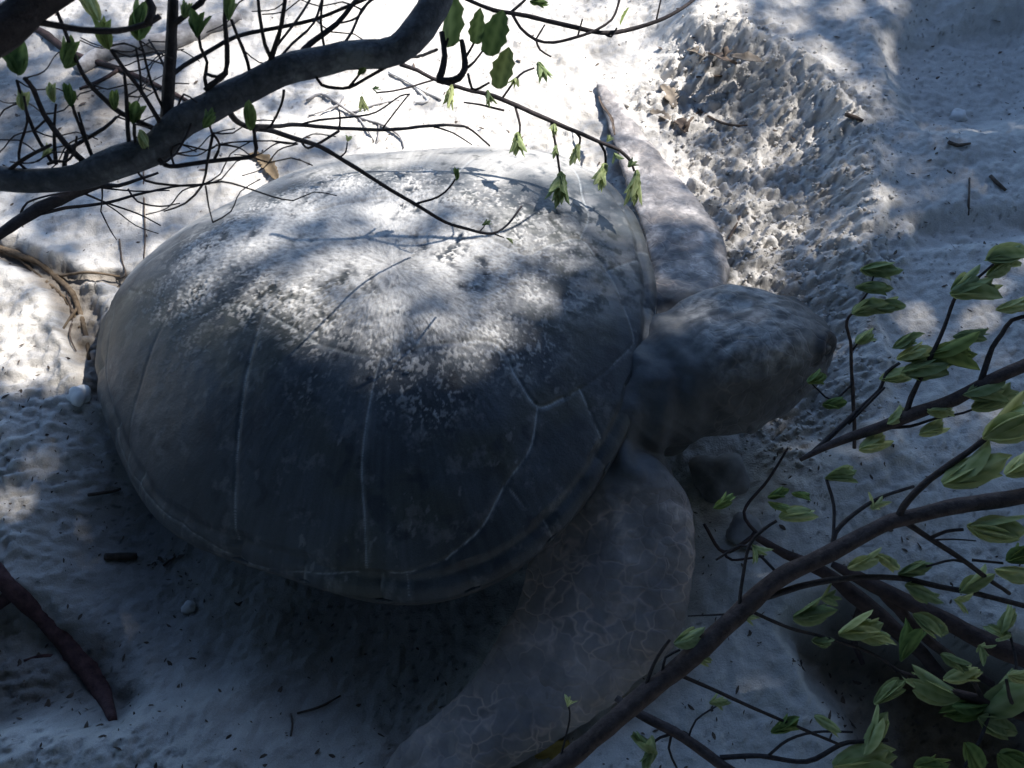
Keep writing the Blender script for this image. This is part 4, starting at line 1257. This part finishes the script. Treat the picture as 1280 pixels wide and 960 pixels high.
for k_, (lb, u, v, pts) in enumerate([('fine curved grass stalk on bright sand near the tail', 0, 0, [(150, 300, 2), (153, 326, 2), (158, 345, 2), (146, 350, 1.5)]),
                                      ('long pale rootlet trailing on bright sand by the tail', 0, 0, [(180, 214, 2), (181, 260, 2), (182, 300, 2), (180, 330, 1.5)]),
                                      ('dry rootlet looping on bright sand', 0, 0, [(84, 370, 2), (92, 395, 2), (88, 420, 2), (96, 440, 1.5)])]):
    ground_branch('rootlet', lb, 'rootlet', pts, M_LITTER, 1.2, (), 5)
ground_branch('dead_twig', 'grey dead spray of fine twigs lying on bright sand behind the shell', 'dead twig',
              [(384, 128, 3), (402, 120, 3), (424, 133, 3.5), (448, 148, 3), (478, 158, 3), (500, 172, 2), (505, 186, 2)], M_LOG, 1.5,
              [[(424, 133, 2.5), (400, 142, 2), (386, 146, 1.5)], [(448, 148, 2), (462, 168, 2), (468, 178, 1.5)], [(424, 133, 2), (430, 122, 1.5)], [(440, 142, 2), (470, 132, 2), (500, 126, 1.5)], [(474, 158, 2), (472, 180, 1.5)]], 6, part='stem')
ground_branch('dead_twig', 'bleached thin branch lying on glaring sand below the leaf twig', 'dead twig',
              [(486, 92, 3), (510, 104, 3), (530, 116, 3.5), (552, 126, 3)], M_STONE, 1.2, [[(520, 112, 3), (535, 128, 3), (520, 130, 2)]], 6, part='stem')


def stone(label, u, v, size, mat, cat='stone', name='stone'):
    p = sit(u, v); r_ = size / 2 * np.linalg.norm(p - CC) / FP
    bm = bmesh.new(); bmesh.ops.create_icosphere(bm, subdivisions=3, radius=1)
    sd_ = rng.randint(0, 99)
    for v_ in bm.verts:
        n_ = 1 + .35 * float(perlin(np.array([v_.co.x * 1.3 + sd_]), np.array([v_.co.y * 1.3 + v_.co.z]), sd_)[0])
        v_.co = Vector((v_.co.x * r_ * 1.15, v_.co.y * r_, v_.co.z * r_ * .6)) * n_
    me = bpy.data.meshes.new(name); bm.to_mesh(me); bm.free()
    me.polygons.foreach_set('use_smooth', np.full(len(me.polygons), True))
    o = new_obj(name, me, mat); o.location = p + np.array([0, 0, r_ * .25]); o.rotation_euler = (0, 0, rng.uniform(0, 6))
    return tag(o, label, cat)


stone('flat white coral chip against the tail end of the shell', 100, 496, 24, M_STONE)
stone('pale pebble with a brown side in the shaded basin', 1197, 147, 17, M_STONE)
stone('rounded shade-darkened lump of packed sand beneath the chin', 898, 600, 62, M_LUMP)
stone('small grey lump under the budding branch by the flipper', 930, 668, 40, M_LUMP)
stone('little pale pebble in the deep shade below the shell', 236, 760, 14, M_STONE)

# litter: specks of bark and leaf all over the sand, nobody could count them
VL, FL = [], []


def flake(x, y, z, L, W, a):
    ca, sa = math.cos(a), math.sin(a); o = len(VL)
    bend = rng.uniform(-.3, .3) * L; tilt = rng.uniform(-.3, .5) * W
    for t_, w_ in ((-.5, .25), (-.15, 1), (.2, .85), (.5, .2)):
        for s_ in (-.5, .5):
            px, py = t_ * L, s_ * w_ * W + bend * t_ * t_
            VL.append((x + px * ca - py * sa, y + px * sa + py * ca, z + .0015 + s_ * tilt + abs(t_) * rng.uniform(0, .3) * L * .3))
    for k in range(3):
        i = o + k * 2; FL.append((i, i + 1, i + 3, i + 2))


N = 9000
uu = nrs.uniform(-150, 1450, N); vv = nrs.uniform(-80, 1000, N)
den = np.full(N, .22)
for (cu, cv, ru, rv, s_) in [(60, 560, 130, 120, 1.0), (180, 690, 60, 90, .7), (520, 150, 160, 40, .5), (880, 130, 70, 60, .6), (1120, 220, 160, 90, .55), (1180, 450, 140, 120, .35), (60, 230, 120, 60, .45), (930, 320, 60, 120, .25), (1180, 90, 120, 80, .5)]:
    den = np.maximum(den, s_ * np.exp(-((uu - cu) / ru) ** 2 - ((vv - cv) / rv) ** 2))
den *= 0.45 + 0.9 * (fbm(uu, vv, 70, 5, 2) > -.1)
keep = nrs.rand(N) < den
PP = np.array([PZ(u, v, .03) for u, v in zip(uu[keep], vv[keep])])
hz, hx = terrain(PP[:, 0], PP[:, 1])
for (x, y, _), z, ds in zip(PP, hz, hx['ds']):
    if ds < 0.0: continue
    L = min(.022, .0035 + rng.expovariate(1 / .0035)); flake(x, y, z, L, L * rng.uniform(.18, .55), rng.uniform(0, 6.28))
me = bpy.data.meshes.new('leaf_litter'); me.from_pydata([tuple(v) for v in VL], [], FL); me.update()
o = new_obj('leaf_litter', me, M_LITTER); tag(o, 'scattered dark specks of bark and dry leaf on the sand', 'litter', None, 'stuff')

# loose clods of sand on the churned slope
VL2, FL2 = [], []
bm = bmesh.new(); bmesh.ops.create_icosphere(bm, subdivisions=2, radius=1)
SV = np.array([v.co[:] for v in bm.verts]); SF = [tuple(v.index for v in f.verts) for f in bm.faces]; bm.free()
N = 6500
uu = nrs.uniform(780, 1120, N); vv = nrs.uniform(20, 600, N)
PP = np.array([PZ(u, v, .03) for u, v in zip(uu, vv)])
hz, hx = terrain(PP[:, 0], PP[:, 1])
nb = 0
for (x, y, _), z, rg_ in zip(PP, hz, hx['rough']):
    if rng.random() > rg_ * .8 + .02: continue
    r_ = min(.006, .0012 + rng.expovariate(1 / .0012)); ph = rng.uniform(0, 50)
    k_ = 1 + .6 * np.sin(SV[:, 0] * 3 + ph) * np.sin(SV[:, 1] * 2.7 + ph * 2) * np.cos(SV[:, 2] * 3.1 + ph)
    VL2.append(SV * (r_ * k_)[:, None] * np.array([1.15, 1, .8]) + np.array([x, y, z + r_ * .3])); FL2.append(np.array(SF) + nb * len(SV)); nb += 1
me = raw_mesh('sand_clods', np.vstack(VL2), np.vstack(FL2)); set_col(me, 'col', np.tile(base * .97, (nb * len(SV), 1)))
o = new_obj('sand_clods', me, M_SAND); tag(o, 'loose crumbs of pale sand on the churned slope', 'sand crumbs', None, 'stuff')

# ------------------------------------------------------------------ unseen trees and foliage, placed and shaped for the shade they cast


def blobm(u, v, cu, cv, ru, rv, p=2.0): return np.exp(-(((u - cu) / ru) ** 2 + ((v - cv) / rv) ** 2) ** (p / 2))


BEAM = [(-900, -420), (860, -420), (880, 30), (868, 120), (835, 235), (800, 300), (700, 330), (640, 400), (612, 458), (470, 468), (350, 428), (255, 388), (185, 352), (135, 380), (118, 470), (60, 480), (0, 470), (-900, 450)]


def lit(u, v, grow=22):
    a = smooth(26, -26, poly_sd(u, v, BEAM) - grow)
    a = a * (0.60 - .0 * blobm(u, v, 450, 330, 330, 120, 4) + .6 * blobm(u, v, 620, 90, 190, 130) + .30 * blobm(u, v, 200, 300, 150, 70) + .18 * blobm(u, v, 50, 410, 120, 90))
    a = np.maximum(a, .28 * blobm(u, v, 970, 260, 125, 220, 4)); a = np.maximum(a, .50 * blobm(u, v, 850, 260, 70, 90, 4)); a = np.maximum(a, .26 * blobm(u, v, 750, 320, 75, 80, 4)); a = np.maximum(a, .40 * blobm(u, v, 910, 405, 85, 38, 4))
    a = np.maximum(a, 0.13 * blobm(u, v, 1170, 340, 170, 170, 4))
    a = np.maximum(a, .17 * blobm(u, v, 985, 30, 120, 60, 4))
    a = np.maximum(a, .5 * blobm(u, v, 40, 545, 80, 60)); a = np.maximum(a, .45 * blobm(u, v, 15, 640, 45, 45))
    a = np.maximum(a, .40 * blobm(u, v, 110, 650, 70, 80)); a = np.maximum(a, .6 * blobm(u, v, 150, 740, 34, 34))
    a = np.maximum(a, .6 * blobm(u, v, 230, 845, 16, 45)); a = np.maximum(a, .32 * blobm(u, v, 380, 905, 120, 26))
    a = np.maximum(a, .42 * blobm(u, v, 890, 790, 70, 95)); a = np.maximum(a, .34 * blobm(u, v, 1080, 720, 110, 60)); a = np.maximum(a, .2 * blobm(u, v, 1150, 560, 150, 90, 4))
    a = a * (1 - .45 * blobm(u, v, 130, 210, 220, 150)) * np.where((v < 480) & (u < 840), .8 + .35 * smooth(-.4, .4, fbm(u, v, 75, 9, 2)), 1)
    a = a * np.where(v > 480, smooth(-.45, .45, fbm(u, v, 60, 3, 3) + .12), 1)
    a = a * (1 - .85 * blobm(u, v, 50, 120, 160, 105)) * (1 - .35 * blobm(u, v, 40, 270, 60, 40))
    return a


def shade_px(P):
    """where a point's shadow falls, as a spot of the photo."""
    t_ = (P[:, 2] - 0.06) / SUN[2]
    g = P - SUN[None] * t_[:, None]
    for _ in range(5):
        L = w2l(g); rr = np.hypot(L[:, 0], L[:, 1]); rs = shell_r(np.arctan2(L[:, 1], L[:, 0])); zr = ZB + (ZF - ZB) * np.clip(.5 + L[:, 0], 0, 1)
        z = np.where(rr < rs, zr + (HT - zr) * np.clip(1 - (rr / rs) ** 2, 0, 1) ** QP, 0.03)
        t_ = (P[:, 2] - z) / SUN[2]; g = P - SUN[None] * t_[:, None]
    return to_px(g)


def crown(name, P, size, parent, mat):
    n_ = len(P)
    a = nrs.uniform(0, 6.283, n_); nz = nrs.uniform(.15, 1, n_); h_ = np.sqrt(1 - nz ** 2)
    Nv = np.stack([np.cos(a) * h_, np.sin(a) * h_, nz], -1); Nv = Nv * .55 + SUN * .6; Nv /= np.linalg.norm(Nv, axis=1)[:, None]
    b1 = np.cross(Nv, nrs.normal(size=(n_, 3))); b1 /= np.linalg.norm(b1, axis=1)[:, None]; b2 = np.cross(Nv, b1)
    s_ = size * nrs.uniform(.7, 1.3, n_)[:, None]
    V = np.stack([P - b1 * s_, P - b2 * s_ * .5 + Nv * s_ * .1, P + b1 * s_, P + b2 * s_ * .5 + Nv * s_ * .1], 1).reshape(-1, 3)
    me = raw_mesh(name, V - np.array(parent.location), np.arange(n_ * 4).reshape(-1, 4))
    set_attr(me, 'vein', nrs.uniform(0, .6, n_ * 4))
    return new_obj(name, me, mat, parent)


def trunk(parent, rows, name='trunk'):
    p = catmull(np.array(rows, float), .12); p[:, :3] -= np.array(parent.location)
    return tube_obj(name, p, M_ROOT, parent, 12, .12, 3)


# unseen tree up-sun, its leaves placed to throw the wanted shade
N = 130000
uu = nrs.uniform(-700, 1900, N); vv = nrs.uniform(-420, 1350, N)
g = np.array([PZ(u, v, .05) for u, v in zip(uu, np.maximum(vv, -330))])
P = g + SUN[None] * nrs.uniform(5.0, 9.0, N)[:, None]
su, sv = shade_px(P)
k_ = nrs.rand(N) < -np.log(np.maximum(lit(su, sv), .0008)) / 7.5       # so many layers that this share of the sun gets through
P = P[k_]
t1 = empty('unseen_shade_tree', (5.0, 3.2, 0.1)); tag(t1, 'unseen leafy tree, crown shaped to shade the turtle and the sand', 'tree')
crown('crown', P, .035, t1, M_CROWN)
trunk(t1, [(5.0, 3.2, 0.0, .18), (4.9, 3.1, 1.6, .16), (4.6, 3.0, 3.4, .12), (4.2, 2.7, 5.4, .06)])
# unseen tree added overhead and behind the camera to darken the near sand
N = 60000
P = np.stack([nrs.uniform(-3.2, 1.7, N), nrs.uniform(-3.5, 1.3, N), nrs.uniform(2.0, 3.2, N)], -1)
N = 22000                                                    # and hangs low behind and beside the viewer
a = nrs.uniform(R(165), R(375), N); q = nrs.uniform(1.9, 2.5, N)
Pl = np.stack([q * np.cos(a) * 1.0, 0.35 + q * np.sin(a) * .75, nrs.uniform(0.15, 2.1, N)], -1)
P = np.vstack([P, Pl[Pl[:, 1] < 1.1]])
su, sv = shade_px(P)
P = P[nrs.rand(len(P)) < -np.log(np.maximum(smooth(.03, .22, lit(su, sv, 60)), .0008)) / 5.0]
t2 = empty('unseen_shade_tree', (0.6, -2.2, 0.0)); tag(t2, 'unseen low tree added behind the viewer to darken the near sand', 'tree')
crown('crown', P, .05, t2, M_CROWN)
trunk(t2, [(.6, -2.2, -.1, .15), (.5, -2.1, 1.0, .13), (.2, -1.8, 2.1, .10), (-.3, -1.2, 3.0, .05)])

# unseen leaves added beside the basin to cut the sky there
N = 7000
P = np.stack([nrs.uniform(1.95, 3.0, N), nrs.uniform(1.3, 3.0, N), nrs.uniform(.08, 1.6, N)], -1)
P = P[np.abs((P[:, 0] - 2.47) / .55) ** 3 + np.abs((P[:, 1] - 2.15) / .9) ** 3 + np.abs((P[:, 2] - .8) / .85) ** 3 < 1]
t3 = empty('added_shrub', (2.45, 2.15, 0.0)); tag(t3, 'dense low foliage added out of view to shade the hollow basin', 'added_shrub')
crown('foliage', P, .05, t3, M_CROWN)
trunk(t3, [(2.45, 2.15, -.1, .05), (2.4, 2.2, .5, .04), (2.5, 2.1, 1.2, .02)], 'stem')
